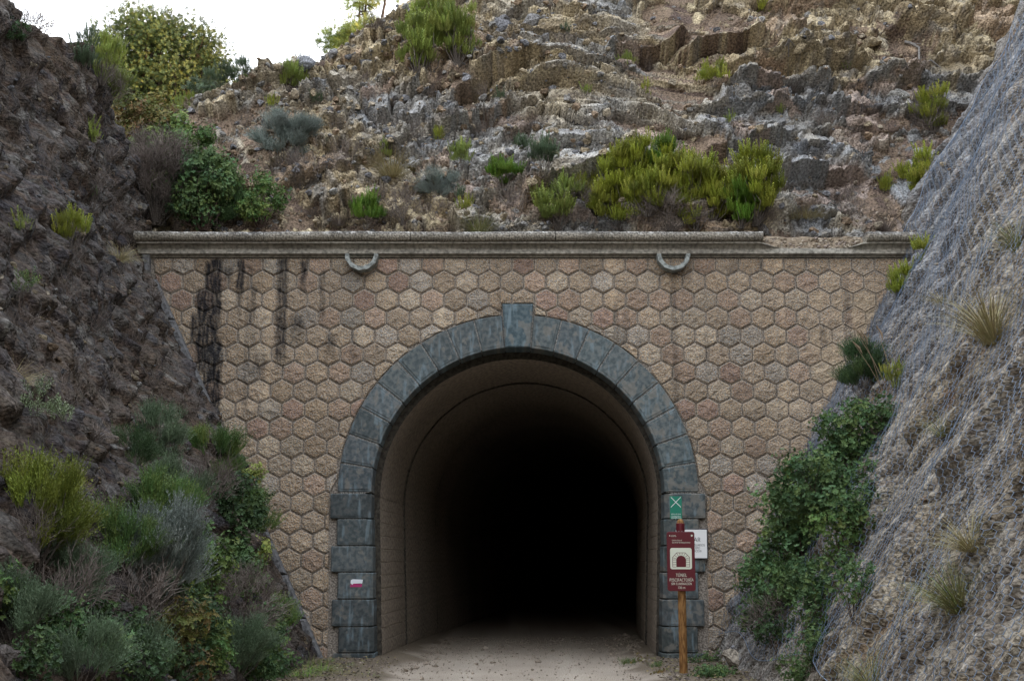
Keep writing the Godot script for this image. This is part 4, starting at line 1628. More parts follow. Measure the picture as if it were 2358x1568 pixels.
func rocks() -> void:
	var kinds := []
	for k in 6: kinds.append(rock_mesh(300 + k))
	# rubble too small and too much to count
	for part in [["hill", 0, 3600, -7.6, 8.4, 6.75, 13.2], ["left", 1, 900, -0.6, 9.5, 0.2, 8.5], ["right", 2, 700, -0.8, 9.5, 0.2, 8.5]]:
		var s: Dictionary = sheets[part[0]]
		for half in 2:
			scatter("rubble", kinds[half * 3 + part[1]], M.rock, part[2] / 2, func() -> Array:
				var u := rnd(part[3], part[4])
				var w := rnd(part[5], part[6])
				if part[0] == "hill" and u > 2.0 and rng.randf() < 0.6: u = rnd(-7.6, 2.0)
				var p: Vector3 = s.pos[clampi(s.vs.bsearch(w), 0, s.vs.size() - 1) * s.us.size() + clampi(s.us.bsearch(u), 0, s.us.size() - 1)]
				var z := 0.02 + 0.085 * pow(rng.randf(), 2.6)
				if part[0] != "hill": z *= 0.6
				var c: Color = [Color(0.30, 0.29, 0.27), Color(0.38, 0.31, 0.21), Color(0.22, 0.22, 0.23), Color(0.42, 0.36, 0.27), Color(0.30, 0.22, 0.15)][rng.randi() % 5]
				if part[0] == "left": c = c * 0.5
				return [Transform3D(Basis.from_euler(Vector3(rnd(-0.6, 0.6), rnd(0, 6), rnd(-0.6, 0.6))).scaled_local(Vector3(z, z, z)), p), c * rnd(0.7, 1.2)])


func boulder(called: String, on: String, u: float, v: float, w_px: float, c: Color, label: String, kind: int, group := "") -> void:
	var p := on_rock(on, u, v)
	var r := w_px / FOC * absf(CAM.z - p.z) * 0.42
	var m: ArrayMesh = rock_mesh(800 + kind)
	var a: Array = m.surface_get_arrays(0)
	var cs: PackedColorArray = a[Mesh.ARRAY_COLOR]
	for k in cs.size(): cs[k] = c * (0.85 + 0.3 * R[k * 7 + kind])
	a[Mesh.ARRAY_COLOR] = cs
	var m2 := ArrayMesh.new()
	m2.add_surface_from_arrays(Mesh.PRIMITIVE_TRIANGLES, a)
	var o := put(called, m2, M.rock)
	o.position = p
	o.rotation = Vector3(0.3, kind * 1.7, 0.25 * sin(kind * 2.0))
	o.scale = Vector3(r, r, r)
	tag(o, label, "rock", group)


func branch(called: String, pts: Array, r: float, c: Color, label: String) -> void:
	var m := Mesher.new()
	m.col = c
	var rr := []
	for k in pts.size(): rr.append(r * (1.0 - 0.7 * k / pts.size()))
	m.tube(pts, rr, 6)
	for k in range(1, pts.size() - 1):
		var d: Vector3 = (pts[k + 1] - pts[k]).normalized() + rdir() * 0.7
		m.tube([pts[k], pts[k] + d.normalized() * r * 7.0], [r * 0.5, r * 0.15], 5)
	tag(put(called, m.mesh(), M.bark), label, "branch")


const ORDINALS := ["first", "second", "third", "fourth", "fifth", "sixth", "seventh", "eighth", "ninth", "tenth", "eleventh", "twelfth", "thirteenth", "fourteenth", "fifteenth", "sixteenth", "seventeenth", "eighteenth", "nineteenth", "twentieth", "twenty-first", "twenty-second", "twenty-third", "twenty-fourth", "twenty-fifth", "twenty-sixth", "twenty-seventh", "twenty-eighth"]

# which of its kind it is, counted along the picture
func rank(all: Array, q: Array) -> String:
	var n := 0
	for e in all:
		if e[0] < q[0] or (e[0] == q[0] and e[1] < q[1]): n += 1
	return ORDINALS[mini(n, 27)]


func _ready() -> void:
	rng.seed = 2024
	R.resize(8200)
	for k in 8200: R[k] = rng.randf()
	na.seed = 5; na.frequency = 0.05; na.fractal_octaves = 3
	nb.seed = 8; nb.frequency = 0.08; nb.fractal_octaves = 3
	nc.seed = 13; nc.frequency = 0.06; nc.fractal_octaves = 3

	var cam := Camera3D.new()
	cam.name = "camera"
	cam.position = CAM
	cam.rotation_degrees = Vector3(PITCH, 0, 0)
	cam.fov = 28.87
	cam.far = 600.0
	add_child(cam)
	var env := Environment.new()
	var sky := Sky.new()
	var sm := ProceduralSkyMaterial.new()
	sm.sky_top_color = Color(0.88, 0.905, 0.95)
	sm.sky_horizon_color = Color(1.0, 0.99, 0.975)
	sm.sky_curve = 0.25
	sm.sky_energy_multiplier = 1.25
	sm.ground_bottom_color = Color(0.25, 0.23, 0.2)
	sm.ground_horizon_color = Color(0.4, 0.38, 0.34)
	sm.sun_angle_max = 4.0
	sky.sky_material = sm
	env.background_mode = Environment.BG_SKY
	env.sky = sky
	env.tonemap_mode = Environment.TONE_MAPPER_LINEAR
	env.tonemap_exposure = 2.2
	env.sdfgi_enabled = true
	env.ssao_enabled = true
	env.ssil_enabled = true
	var we := WorldEnvironment.new()
	we.name = "world"
	we.environment = env
	add_child(we)
	var sun := DirectionalLight3D.new()
	sun.name = "sun"
	sun.light_color = Color(1.0, 0.80, 0.55)
	sun.light_energy = 1.6
	sun.light_angular_distance = 0.5
	sun.shadow_enabled = true
	add_child(sun)
	sun.look_at_from_position(Vector3(0.90, 0.33, 0.25) * 50.0, Vector3.ZERO)

	make_materials()
	for q in [[1215, 440, 1475, 352, 0.40], [1405, 112, 1580, 92, 0.35], [1560, 108, 1760, 78, 0.35], [1630, 335, 1800, 318, 0.25], [1040, 205, 1240, 130, 0.28], [1790, 385, 1990, 360, 0.28], [980, 265, 1180, 215, 0.22], [1800, 150, 2000, 135, 0.3]]:
		var a := hit(q[0], q[1], "hill")
		var b := hit(q[2], q[3], "hill")
		var d := Vector2(b.x - a.x, b.y - a.y)
		ledges.append([a.x, a.y, b.x, b.y, d.normalized().x, d.normalized().y, d.length(), q[4]])
	rock_sheet("hillside", lines(-26.0, -8.2, 11.6, 30.0, 0.035, 0.9), lines(6.2, 6.3, 13.7, 40.0, 0.03, 0.5), 0, "steep hillside of broken grey and ochre limestone above the portal")
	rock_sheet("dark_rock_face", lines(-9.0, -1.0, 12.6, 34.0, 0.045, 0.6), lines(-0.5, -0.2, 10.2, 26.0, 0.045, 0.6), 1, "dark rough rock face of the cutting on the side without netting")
	rock_sheet("pale_rock_face", lines(-12.0, -2.6, 14.5, 34.0, 0.045, 0.4), lines(-0.5, -0.2, 11.2, 34.0, 0.045, 0.6), 2, "pale rock face of the cutting, draped with wire netting")
	ground()
	lining()
	add_sky_blocker()
	portal()
	make_sprigs()
	rocks()
	netting()
	signs()
	planting()


func planting() -> void:
	# big heath shrubs and the rest of the hillside above the cornice
	var H := "hill"
	plant("heath_shrub", "heath", "heath", H, 1470, 440, 187, 132, "uppermost yellow-green heath bush of the big clump above the cornice", "shrub", "", 1.15)
	plant("heath_shrub", "heath", "heath", H, 1580, 450, 187, 120, "yellow-green heath bush at the top of the big clump, nearer the netted side", "shrub", "", 1.15)
	plant("heath_shrub", "heath", "bright", H, 1530, 430, 112, 114, "greener heath bush poking out of the top of the big clump", "shrub", "", 1.15)
	plant("heath_shrub", "heath", "heath", H, 1430, 500, 187, 120, "yellow-green heath bush in the middle of the big clump, toward the arch", "shrub", "", 1.15)
	plant("heath_shrub", "heath", "heath", H, 1640, 495, 200, 132, "broad yellow-green heath bush in the middle of the big clump", "shrub", "", 1.15)
	plant("heath_shrub", "heath", "heath", H, 1740, 510, 150, 144, "yellow-green heath bush at the netted end of the big clump", "shrub", "", 1.15)
	plant("heath_shrub", "heath", "heath", H, 1490, 535, 137, 96, "lowest heath bush of the big clump, nearest the arch axis", "shrub", "", 1.15)
	plant("heath_shrub", "heath", "heath", H, 1600, 540, 125, 90, "lowest heath bush of the big clump, right behind the cornice", "shrub", "", 1.15)
	plant("heath_shrub", "heath", "bright", H, 1700, 535, 112, 84, "small greener heath bush in front of the netted end of the big clump", "shrub", "", 1.15)
	plant("heath_shrub", "heath", "heath", H, 1370, 490, 150, 108, "low heath bush between the pale upright bush and the big clump", "shrub", "", 1.15)
	plant("dead_bush", "twig", "dead", H, 1540, 530, 210, 60, "grey bare stems under the big heath clump", "dead shrub", "", 1.2)
	plant("heath_shrub", "heath", "pale", H, 1285, 535, 130, 100, "pale yellow-green upright bush just behind the cornice over the arch", "shrub", "", 1.2)
	plant("lavender_bush", "broom", "grey", H, 650, 385, 170, 120, "big silvery blue-grey bush high on the rubble slope", "shrub", "", 1.3)
	plant("dead_bush", "twig", "dead", H, 690, 430, 170, 80, "dark dead bush of bare twigs below the silvery bush", "dead shrub")
	plant("dead_bush", "twig", "dead", H, 940, 310, 70, 45, "small dark dead bush on bare rubble in the middle of the slope", "dead shrub")
	plant("dead_bush", "twig", "dead", H, 930, 535, 90, 60, "dark dead bush behind the cornice beside the bright green cushion", "dead shrub")
	plant("dead_bush", "twig", "dead", H, 830, 475, 90, 50, "dead bush of grey twigs below the grass tussock", "dead shrub")
	plant("dead_bush", "twig", "dead", H, 1310, 470, 110, 60, "dead brown bush under the overhanging slab", "dead shrub")
	plant("dead_bush", "twig", "dead", H, 2140, 300, 110, 90, "dead twiggy bush in the needle-filled gully", "dead shrub")
	plant("grass_tussock", "grass", "straw", H, 905, 410, 110, 80, "grass tussock with a skirt of dry pale blades on the rubble slope", "grass tuft", "", 1.4)
	plant("grass_tussock", "grass", "greenstraw", H, 1100, 540, 100, 55, "green grass tuft behind the cornice over the arch crown", "grass tuft", "", 1.2)
	plant("grass_tussock", "grass", "straw", H, 1860, 495, 190, 50, "wide patch of dry yellow grass at the foot of the ochre rocks", "grass tuft", "", 1.6)
	plant("lavender_bush", "broom", "grey", H, 1000, 452, 110, 65, "low silvery bush in the middle of the slope above the cornice", "shrub", "", 1.3)
	plant("green_bush", "heath", "bright", H, 1160, 445, 95, 85, "bright green bush with bare stems hanging below it", "shrub", "", 1.1)
	plant("green_bush", "heath", "teal", H, 1252, 405, 65, 85, "blue-green upright bush beside the overhanging slab", "shrub", "", 1.2)
	plant("green_bush", "heath", "teal", H, 1205, 360, 45, 45, "small blue-green bush above the bright green one", "shrub")
	plant("green_bush", "heath", "pale", H, 1065, 385, 60, 55, "small yellowish bush on the rubble above the arch", "shrub")
	plant("green_bush", "heath", "pale", H, 880, 360, 50, 40, "small yellowish bush touching the grass tussock", "shrub")
	plant("green_bush", "heath", "bright", H, 842, 540, 85, 55, "bright green cushion bush right behind the cornice", "shrub", "", 1.4)
	plant("green_bush", "heath", "pale", H, 660, 210, 100, 60, "light green bush near the skyline of the rubble slope", "shrub", "", 0.9)
	plant("juniper", "heath", "pale", H, 965, 190, 120, 190, "tall light green juniper hanging down the upper slope", "shrub", "", 0.8)
	plant("juniper", "heath", "pale", H, 1050, 150, 110, 160, "light green juniper limb at the top edge of the picture beside the hanging one", "shrub", "", 0.7)
	plant("juniper", "heath", "pale", H, 1010, 95, 150, 120, "light green juniper crown between the two hanging limbs", "shrub", "", 0.9)
	plant("heath_shrub", "heath", "heath", H, 1645, 192, 100, 48, "heath bush growing from a crack high over the blue-grey slab", "shrub")
	plant("heath_shrub", "heath", "pale", H, 1443, 150, 42, 42, "small round yellow-green bush under the ochre overhang", "shrub")
	plant("heath_shrub", "heath", "heath", H, 1755, 38, 42, 40, "small heath bush on top of the ochre ledge at the upper edge", "shrub")
	plant("heath_shrub", "heath", "pale", H, 1955, 165, 70, 80, "thin yellowish heath beside a fallen branch high on the slope", "shrub", "", 0.5)
	plant("heath_shrub", "heath", "heath", H, 2150, 285, 100, 110, "olive heath bush at the top of the needle-filled gully", "shrub")
	plant("heath_shrub", "heath", "heath", H, 2140, 470, 90, 140, "tall yellow-green heath bush low in the gully", "shrub")
	plant("heath_shrub", "heath", "heath", H, 2045, 440, 35, 45, "smallest heath bush in the gully, beside bare white twigs", "shrub")
	plant("heath_shrub", "heath", "heath", H, 2080, 410, 36, 45, "little heath bush in the gully next to the smallest one", "shrub")
	# the corner where the hillside meets the dark face
	plant("bramble_thicket", "bramble", "autumn", H, 330, 400, 210, 190, "tall bramble thicket with yellowing leaves in the corner beside the dark rock face", "bramble", "", 1.0)
	plant("bramble_thicket", "bramble", "lush", H, 400, 450, 220, 210, "green bramble mass hanging over the left end of the cornice", "bramble", "", 1.0)
	plant("bramble_thicket", "bramble", "ivy", H, 470, 535, 170, 170, "dark green bramble between the hanging mass and the cornice", "bramble", "", 0.8)
	plant("dead_bush", "twig", "dead", H, 360, 535, 230, 165, "bare tangled stems under the tall bramble thicket", "dead shrub", "", 2.2)
	plant("green_bush", "bramble", "lush", H, 600, 530, 130, 95, "soft green bush behind the cornice near the bramble thicket", "shrub", "", 0.8)
	plant("green_bush", "broom", "dark", H, 500, 530, 120, 90, "dull green broom between bramble thicket and soft green bush", "shrub", "", 1.2)
	plant("heath_shrub", "heath", "pale", H, 325, 225, 55, 50, "pale green heath at the notch in the skyline", "shrub")
	plant("heath_shrub", "heath", "pale", H, 430, 222, 95, 42, "row of pale green heath on the skyline under the round tree", "shrub")
	plant("heath_shrub", "heath", "teal", H, 510, 195, 90, 55, "blue-green heath on the skyline beside the round tree", "shrub")
	plant("green_bush", "heath", "pale", "left", 240, 225, 120, 120, "light green bush on the ridge between dark face and round tree", "shrub", "", 0.9)
	plant("green_bush", "oak", "teal", H, 455, 205, 90, 60, "grey-green leafy bush under the round tree's outer branches", "shrub", "", 0.8)
	plant("green_bush", "heath", "teal", H, 560, 180, 70, 45, "low blue-green bush on the ridge beyond the round tree", "shrub", "", 0.9)
	plant("grass_tussock", "grass", "grey", H, 690, 135, 70, 60, "grey-green grass tussock on a skyline rock", "grass tuft", "", 1.2)
	plant("grass_tussock", "grass", "dead", H, 870, 75, 90, 50, "dark dry grass tussock on the skyline beside the pine", "grass tuft", "", 1.2)
	stalks("dry_reeds", Vector3(-8.0, 10.6, -6.0), 6, 0.9, 0.8, Color(0.42, 0.27, 0.13), 0.35, "tan dry reed stalks in front of the round tree", Vector3(-0.15, 0, 0))

	# the dark rock face
	var L := "left"
	plant("heath_shrub", "broom", "olive", L, 90, 1320, 250, 270, "large yellow-green heath bush on the dark face, lowest of that colour", "shrub", "", 0.9, Vector3(0.15, 0, 0))
	plant("broom_bush", "broom", "grey", L, 290, 1400, 240, 260, "silvery broom bush in front of the dark face", "shrub", "", 1.2)
	plant("bramble_thicket", "bramble", "lush", L, 440, 1400, 210, 210, "light green bramble leaning out beside the silvery broom", "bramble", "", 0.9)
	plant("bramble_thicket", "bramble", "dark", L, 500, 1230, 170, 160, "dark green climber halfway down beside the concrete edging", "bramble", "", 0.9)
	plant("bramble_thicket", "bramble", "ivy", L, 560, 1400, 110, 190, "ivy green climber hanging down the edging strip", "bramble", "", 0.8)
	plant("bramble_thicket", "bramble", "ivy", L, 170, 1560, 280, 170, "dark bramble mass in the lowest corner of the dark face", "bramble", "", 0.9)
	plant("bramble_thicket", "bramble", "autumn", L, 370, 1560, 260, 190, "bramble mass with red and brown leaves at the foot of the dark face", "bramble", "", 0.8)
	plant("bramble_thicket", "bramble", "ivy", L, 560, 1560, 190, 140, "low bramble by the foot of the concrete edging", "bramble", "", 0.8)
	plant("dead_bush", "twig", "dead", L, 520, 1470, 200, 150, "dry brown bush among the brambles at the foot of the dark face", "dead shrub", "", 1.5)
	plant("dead_bush", "twig", "dead", L, 250, 1440, 170, 130, "rust brown dead bush under the silvery broom", "dead shrub", "", 1.2)
	plant("dead_bush", "twig", "dead", L, 120, 1440, 160, 160, "grey dead stems under the large heath bush", "dead shrub", "", 1.0)
	plant("broom_bush", "broom", "teal", L, 370, 1080, 140, 150, "grey-green broom bush halfway down the dark face", "shrub", "", 1.1)
	plant("broom_bush", "broom", "dark", L, 300, 1080, 90, 90, "dull broom beside the grey-green one on the dark face", "shrub")
	plant("sage_bush", "sage", "sage", L, 50, 1000, 140, 120, "pale leafy sage at the edge of the picture on the dark face", "shrub", "", 1.0)
	plant("heath_shrub", "heath", "heath", L, 112, 570, 90, 110, "small yellow-green heath on the upper part of the dark face", "shrub", "", 0.7)
	plant("heath_shrub", "heath", "pale", L, 185, 335, 55, 60, "thin yellowish bush below the skyline on the dark face", "shrub", "", 0.5)
	plant("heath_shrub", "heath", "bright", L, 190, 450, 60, 35, "tiny green plant in a crack high on the dark face", "shrub", "", 0.5)
	plant("heath_shrub", "heath", "pale", L, 20, 540, 40, 45, "yellowish sprig at the picture edge high on the dark face", "shrub", "", 0.6)
	plant("sage_bush", "sage", "lush", L, 40, 690, 110, 60, "green leafy patch on the dark face at the picture edge", "shrub", "", 0.5)
	plant("grass_tussock", "grass", "straw", L, 70, 880, 130, 90, "dry yellow grass above the pale sage on the dark face", "grass tuft", "", 0.8, Vector3(0.3, -0.2, 0.2))
	plant("grass_tussock", "grass", "straw", L, 260, 600, 90, 60, "dry grass tuft beside the end of the cornice", "grass tuft", "", 0.9, Vector3(0.3, -0.2, 0.2))
	plant("grass_tussock", "grass", "dead", L, 330, 690, 60, 60, "withered grass by the upper end of the edging strip", "grass tuft", "", 0.7, Vector3(0.3, -0.2, 0.2))
	plant("dead_bush", "twig", "dead", L, 140, 960, 100, 90, "small grey dead bush above the sage on the dark face", "dead shrub", "", 1.2)
	plant("dead_bush", "twig", "dead", L, 200, 480, 120, 90, "grey twiggy growth on the dark face near the tiny green plant", "dead shrub", "", 0.8)
	plant("dead_bush", "twig", "dead", L, 230, 250, 130, 100, "dead stems hanging over the edge of the dark face", "dead shrub", "", 1.0)
	plant("dead_bush", "twig", "dead", L, 40, 90, 140, 80, "dark thorny bush on the skyline in the upper corner", "dead shrub", "", 2.0)
	plant("green_bush", "oak", "dark", L, 30, 95, 120, 60, "dark green leafy bush on the skyline in the upper corner", "shrub", "", 0.7)
	plant("green_bush", "heath", "teal", L, 160, 165, 90, 110, "thin blue-green bush on the skyline, beside the thorny one", "shrub", "", 0.6)
	plant("green_bush", "heath", "pale", L, 200, 190, 120, 110, "yellowish bush at the skyline corner of the dark face", "shrub", "", 0.8)

	plant("fig_shoot", "bramble", "pale", L, 515, 1105, 80, 40, "bright leafy fig shoot reaching over the edging strip, upper one", "shrub", "", 1.2, Vector3(0.3, 0, 0.2))
	plant("fig_shoot", "bramble", "pale", L, 572, 1295, 80, 55, "bright leafy fig shoot reaching over the edging strip, lower one", "shrub", "", 1.2, Vector3(0.3, 0, 0.2))
	# countless alike shoots that fill the foot of the dark face
	var shoot_spots := [[30, 1420, 150, 140], [60, 1560, 170, 120], [120, 1500, 150, 120], [210, 1500, 150, 120], [290, 1520, 160, 140], [330, 1400, 130, 120], [410, 1480, 150, 130], [470, 1540, 150, 120], [500, 1380, 130, 120], [540, 1320, 110, 120], [600, 1480, 110, 110], [640, 1560, 100, 90], [420, 1300, 130, 110], [250, 1580, 170, 120], [380, 1590, 170, 110], [600, 1580, 130, 90]]
	for q in shoot_spots:
		plant("bramble_shoots", "bramble", ["ivy", "dark", "dark", "lush"][int(q[0]) / 10 % 4], L, q[0], q[1], q[2], q[3], "dark bramble shoots at the foot of the dark face, %s from the picture edge" % rank(shoot_spots, q), "bramble", "brambles at the foot of the dark face", 0.9)
	var stem_spots := [[170, 1380, 120, 110], [330, 1470, 130, 110], [450, 1400, 120, 100], [210, 1250, 110, 100], [40, 1260, 90, 90], [450, 1160, 110, 110]]
	for q in stem_spots:
		plant("dry_bush", "twig", "dead", L, q[0], q[1], q[2], q[3], "dry brown stems among the brambles on the dark face, %s from the picture edge" % rank(stem_spots, q), "dead shrub", "dry stems among the brambles", 1.3)
	var scrub_spots := [[330, 1240, 150, 130], [480, 1120, 130, 110], [400, 1190, 130, 110], [560, 1240, 90, 100], [150, 1400, 140, 130], [60, 1490, 150, 140], [230, 1330, 140, 130], [640, 1480, 80, 90], [530, 1560, 130, 110], [300, 1590, 160, 130], [130, 1590, 160, 120]]
	for q in scrub_spots:
		plant("mixed_scrub", "broom", ["teal", "lush", "teal"][int(q[1]) / 10 % 3], L, q[0], q[1], q[2] * 1.25, q[3] * 1.2, "feathery green scrub low on the dark face, %s from the picture edge" % rank(scrub_spots, q), "shrub", "scrub on the lower dark face", 1.2)
	var tuft_spots := [[60, 200], [120, 270], [90, 400], [250, 380], [60, 760], [150, 700], [230, 760], [170, 860], [260, 890], [330, 820], [370, 900], [280, 530], [140, 620], [420, 960], [30, 330], [200, 1010]]
	for q in tuft_spots:
		plant("withered_tuft", "grass" if int(q[1]) % 20 else "twig", "dead", L, q[0], q[1], rnd(45, 85), rnd(35, 60), "withered brown tuft clinging to the dark face, %s from the picture edge" % rank(tuft_spots, q), "grass tuft", "withered tufts on the dark rock face", 0.8, Vector3(0.3, -0.15, 0.2))
	var hill_tuft_spots := [[470, 330], [560, 300], [520, 420], [770, 300], [800, 380], [720, 500], [780, 520], [860, 450], [1000, 520], [1180, 520], [1230, 290], [1330, 240], [1120, 300], [1000, 230], [830, 210], [1300, 130], [1500, 150], [1480, 270], [1560, 320], [1830, 210], [1900, 290], [2010, 250], [1960, 520], [2040, 540], [1750, 540], [1120, 180], [900, 250], [1400, 330]]
	for q in hill_tuft_spots:
		plant("withered_tuft", "twig" if int(q[0]) % 3 else "grass", "dead", H, q[0], q[1], rnd(40, 80), rnd(26, 48), "withered brown tuft on the hillside above the cornice, %s from the dark face" % rank(hill_tuft_spots, q), "grass tuft", "withered tufts on the hillside", 1.0)
	var sprig_spots := [[620, 250], [760, 340], [1010, 330], [1350, 215], [1490, 210], [1800, 260], [1680, 290], [1060, 460], [730, 240], [1150, 230], [1300, 80], [1070, 510]]
	for q in sprig_spots:
		plant("green_sprig", "heath", ["pale", "teal", "heath"][int(q[0]) / 10 % 3], H, q[0], q[1], rnd(22, 40), rnd(20, 34), "small green sprig between the stones of the hillside, %s from the dark face" % rank(sprig_spots, q), "weed", "green sprigs on the hillside", 0.8)

	# the netted face
	var N := "right"
	plant("heath_shrub", "heath", "heath", N, 2062, 700, 90, 90, "yellow-green heath bush between portal stones and netting", "shrub", "", 1.3)
	plant("heath_shrub", "heath", "heath", N, 2122, 600, 62, 62, "yellow-green heath bush at the end of the cornice", "shrub", "", 1.3)
	plant("green_bush", "broom", "dark", N, 2000, 920, 110, 130, "dark green broom over the bramble curtain", "shrub", "", 1.4)
	plant("heath_shrub", "heath", "heath", N, 2055, 890, 60, 70, "olive heath beside the dark green broom on the netting", "shrub", "", 0.8)
	plant("bramble_curtain", "bramble", "ivy", N, 1985, 1080, 210, 200, "uppermost piece of the green bramble curtain, below the dark broom", "bramble", "", 0.75)
	plant("bramble_curtain", "bramble", "ivy", N, 1930, 1200, 250, 200, "upper middle of the bramble curtain hanging from the netting", "bramble", "", 0.8)
	plant("bramble_curtain", "bramble", "ivy", N, 1850, 1310, 260, 230, "thick middle of the bramble curtain beside the portal stones", "bramble", "", 0.85)
	plant("bramble_curtain", "bramble", "lush", N, 1960, 1290, 170, 150, "lighter green patch within the bramble curtain", "bramble", "", 0.6)
	plant("bramble_curtain", "bramble", "ivy", N, 1800, 1410, 190, 170, "lower part of the bramble curtain close to the portal stones", "bramble", "", 0.7)
	plant("bramble_curtain", "bramble", "ivy", N, 1880, 1460, 180, 170, "lower trailing end of the bramble curtain over the netting", "bramble", "", 0.5)
	plant("bramble_curtain", "bramble", "ivy", N, 2000, 1420, 120, 150, "small bramble patch on the netting below the curtain", "bramble", "", 0.35)
	var creeper_spots := [[2030, 1010, 110, 110], [2010, 1150, 140, 120], [1990, 1240, 150, 130], [1760, 1370, 120, 120], [1900, 1380, 170, 130], [1950, 1360, 120, 100], [1830, 1400, 150, 130], [1760, 1470, 110, 110], [1880, 1530, 130, 90], [1920, 1130, 110, 110], [1850, 1230, 120, 110]]
	for q in creeper_spots:
		plant("creeper_patch", "bramble", "ivy", N, q[0], q[1], q[2], q[3], "creeper leaves knitting the bramble curtain together, %s from the portal stones" % rank(creeper_spots, q), "bramble", "creepers on the netted face", 0.55, Vector3.ZERO, 0.35)
	plant("bramble_curtain", "bramble", "dark", N, 1790, 1500, 150, 100, "shaded bramble tips near the foot of the netting", "bramble", "", 0.5)
	plant("dead_bush", "twig", "dead", N, 1790, 1470, 130, 120, "bare brown canes under the lower end of the bramble curtain", "dead shrub", "", 0.8)
	plant("bramble_curtain", "bramble", "ivy", N, 1850, 1560, 200, 60, "bramble creeping along the foot of the netting", "bramble", "", 0.7)
	plant("grass_tussock", "grass", "straw", N, 2310, 790, 110, 170, "tall dry yellow grass high on the netted face", "grass tuft", "", 1.2, Vector3(-0.25, 0, 0.1))
	plant("grass_tussock", "grass", "greenstraw", N, 2345, 580, 60, 110, "green and yellow grass at the picture edge on the netted face", "grass tuft", "", 0.8, Vector3(-0.25, 0, 0.1))
	plant("grass_tussock", "grass", "greenstraw", N, 2225, 1410, 120, 150, "large green grass tussock growing through the netting", "grass tuft", "", 1.5, Vector3(-0.3, -0.1, 0.1))
	plant("grass_tussock", "grass", "straw", N, 2280, 1270, 110, 120, "brown dry tussock just above the large green one", "grass tuft", "", 1.0, Vector3(-0.35, -0.2, 0.1))
	plant("grass_tussock", "grass", "greenstraw", N, 2010, 1590, 130, 120, "spiky green grass at the foot of the netting", "grass tuft", "", 1.2, Vector3(-0.2, 0, 0.1))
	plant("grass_tussock", "grass", "greenstraw", N, 2175, 1000, 80, 80, "thin grass tuft halfway up the netted face", "grass tuft", "", 0.5, Vector3(-0.3, -0.1, 0.1))
	plant("grass_tussock", "grass", "straw", N, 2170, 690, 100, 60, "thin dry grass beside the heath on the netted face", "grass tuft", "", 0.5, Vector3(-0.3, 0, 0.1))
	plant("grass_tussock", "grass", "greenstraw", N, 1900, 1500, 90, 60, "thin grass under the trailing brambles", "grass tuft", "", 0.6, Vector3(-0.3, 0, 0.1))
	stalks("dry_flower_stalks", on_rock(N, 2030, 900), 4, 1.1, 0.5, Color(0.24, 0.18, 0.12), 0.18, "dry brown flower stalks leaning against the portal stones", Vector3(-0.45, 0, 0.1))

	# verges of the track
	plant("verge_grass", "grass", "bright", "ground", 800, 1548, 120, 30, "short green grass at the foot of the pier with the paint mark", "grass tuft", "", 3.0)
	plant("verge_grass", "grass", "bright", "ground", 680, 1550, 110, 40, "green grass at the foot of the edging strip", "grass tuft", "", 2.0)
	plant("verge_weed", "sage", "lush", "ground", 1450, 1535, 50, 14, "tiny weed in the gravel before the sign post pier", "weed", "", 2.0)
	plant("verge_weed", "sage", "lush", "ground", 1500, 1548, 60, 18, "small weeds beside the sign post", "weed", "", 2.0)
	plant("verge_weed", "bramble", "ivy", "ground", 1640, 1535, 70, 40, "ivy sprouting between pier and netting", "weed", "", 1.5)

	var grass_spots := [[715, 1545, 80, 50], [745, 1560, 100, 50], [790, 1568, 120, 46], [845, 1572, 90, 36], [760, 1538, 80, 34], [700, 1575, 120, 60]]
	for q in grass_spots:
		plant("verge_grass", "grass", ["bright", "greenstraw"][int(q[0]) % 20 / 10], "ground", q[0], q[1], q[2], q[3], "green verge grass between track and brambles, %s from the dark face" % rank(grass_spots, q), "grass tuft", "verge grass beside the track", 2.2)
	var weed_spots := [[1470, 1530, 60, 16], [1530, 1560, 60, 20], [1620, 1560, 80, 26], [1665, 1568, 90, 34], [1600, 1540, 50, 22], [1640, 1575, 110, 40]]
	for q in weed_spots:
		plant("verge_weed", "bramble", ["ivy", "autumn"][int(q[0]) % 20 / 10], "ground", q[0], q[1], q[2], q[3], "low creeping weeds on the verge by the sign post, %s from the track" % rank(weed_spots, q), "weed", "weeds below the netting", 1.6)

	# fallen leaves along both verges
	var lm := Mesher.new()
	leaf(lm, Vector3.ZERO, Vector3(0, 0, 1), Vector3.UP, 1.0, 0.6, 0.25)
	scatter("leaf_litter", lm.mesh(), M.dry, 3200, func() -> Array:
		var sd := -1.0 if rng.randf() < 0.45 else 1.0
		var z := rnd(0.15, 4.6)
		var x := sd * (1.75 + 1.7 * pow(rng.randf(), 0.6))
		var k := rnd(0.03, 0.065)
		return [Transform3D(Basis.from_euler(Vector3(rnd(-0.5, 0.5), rnd(0, TAU), rnd(-0.5, 0.5))).scaled_local(Vector3(k, k, k)), Vector3(x, rnd(0.075, 0.125), z)), hue("dead") if rng.randf() < 0.6 else hue("straw") * 0.7])

	# trees beyond the crest
	tree("round_oak", "oak", "oak", Vector3(-9.55, 11.3, -12.5), 4.5, 5.0, "round holm oak on the skyline, its top lit by low sun", 90, 17000)
	tree("pine_tree", "pine", "pale", Vector3(-4.0, 12.5, -14.0), 3.0, 6.0, "light green pine cut off by the upper edge of the picture", 20, 2600)
	tree("pine_tree", "pine", "dark", Vector3(-9.6, 11.8, -19.0), 2.6, 6.8, "dark pine top peeping out behind the round oak", 16, 1800)
	# rocks that lie free, and dead wood
	var grey := Color(0.30, 0.29, 0.28)
	var tan := Color(0.38, 0.31, 0.20)
	boulder("boulder", "right", 1690, 1520, 75, Color(0.40, 0.35, 0.28), "pale boulder under the lifted foot of the netting, beside the pier", 1)
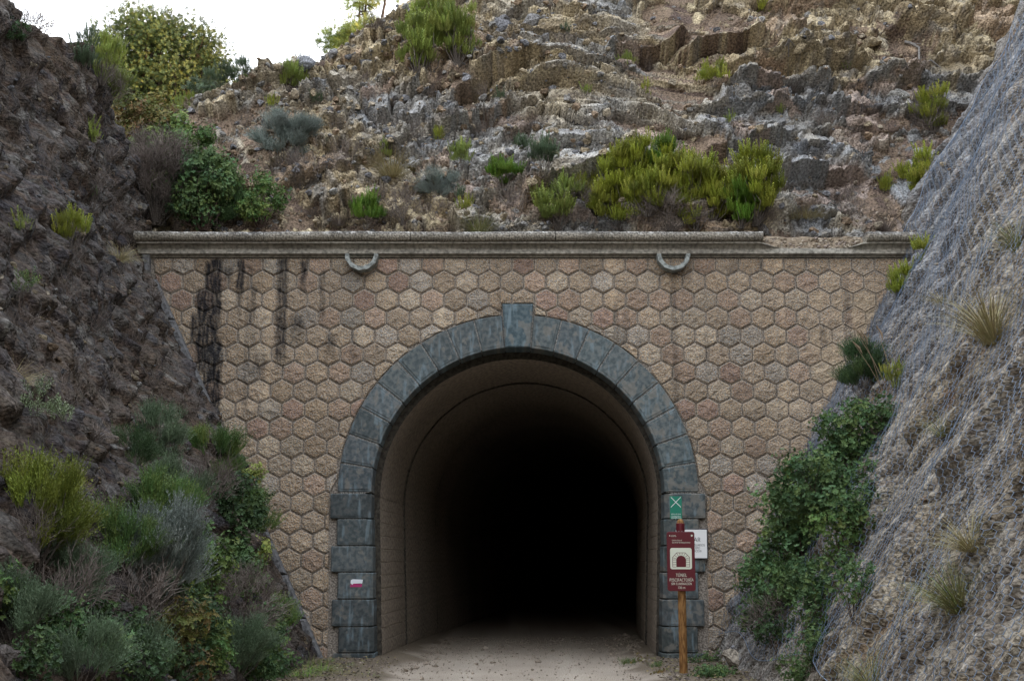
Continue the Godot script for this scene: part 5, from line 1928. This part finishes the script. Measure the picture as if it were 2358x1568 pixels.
	boulder("boulder", "left", 30, 1530, 130, Color(0.12, 0.105, 0.095), "large dark boulder in the lowest corner by the brambles", 2)
	boulder("boulder", "hill", 1855, 95, 60, grey, "grey boulder with a pale top beside the fallen branch high on the slope", 3)
	boulder("boulder", "hill", 1845, 135, 55, tan, "tan boulder just below the grey one high on the slope", 4)
	boulder("boulder", "hill", 1890, 140, 45, tan, "smaller tan boulder next to the thin yellowish heath", 5)
	boulder("boulder", "hill", 1150, 60, 70, Color(0.20, 0.20, 0.21), "dark grey boulder near the upper picture edge beside the juniper", 6)
	boulder("boulder", "hill", 1220, 45, 80, Color(0.24, 0.235, 0.23), "broad dark boulder at the upper picture edge, right of the juniper", 7)
	boulder("boulder", "hill", 850, 150, 75, Color(0.25, 0.26, 0.28), "tall blue-grey boulder left of the juniper", 8)
	boulder("boulder", "hill", 700, 150, 60, Color(0.27, 0.28, 0.30), "blue-grey skyline boulder under the grass tussock", 9)
	boulder("boulder", "hill", 770, 120, 50, Color(0.30, 0.30, 0.30), "light grey skyline boulder near the pine", 10)
	boulder("boulder", "hill", 535, 225, 36, Color(0.36, 0.35, 0.33), "pale rounded stone on the ridge under the round tree", 11)
	boulder("boulder", "hill", 1770, 340, 55, Color(0.24, 0.26, 0.29), "blue-grey wedge of rock above the big heath clump", 12)
	boulder("boulder", "hill", 2075, 215, 60, Color(0.42, 0.41, 0.38), "white-grey rock beside the olive heath in the gully", 13)
	boulder("boulder", "hill", 2010, 100, 60, Color(0.40, 0.33, 0.22), "ochre rock in the needle litter at the upper edge", 14)
	boulder("boulder", "hill", 1760, 530, 40, grey, "grey stone behind the cornice by the broken moulding", 15)
	for q in [["hill", [[1362, 0], [1366, 10], [1372, 22], [1362, 30]], 0.05, Color(0.42, 0.40, 0.38), "pale dead root hanging at the upper picture edge"], ["hill", [[2090, 98], [2105, 103], [2118, 118], [2126, 140], [2150, 152], [2172, 156]], 0.03, Color(0.34, 0.32, 0.30), "bleached fallen branch in the needle litter"], ["hill", [[1800, 150], [1808, 138], [1822, 128], [1835, 112]], 0.028, Color(0.34, 0.32, 0.30), "short grey dead branch beside the boulders"]]:
		var pts := []
		for e in q[1]: pts.append(on_rock(q[0], e[0], e[1]) + Vector3(0, 0.04, 0.06))
		branch("dead_branch", pts, q[2], q[3], q[4])
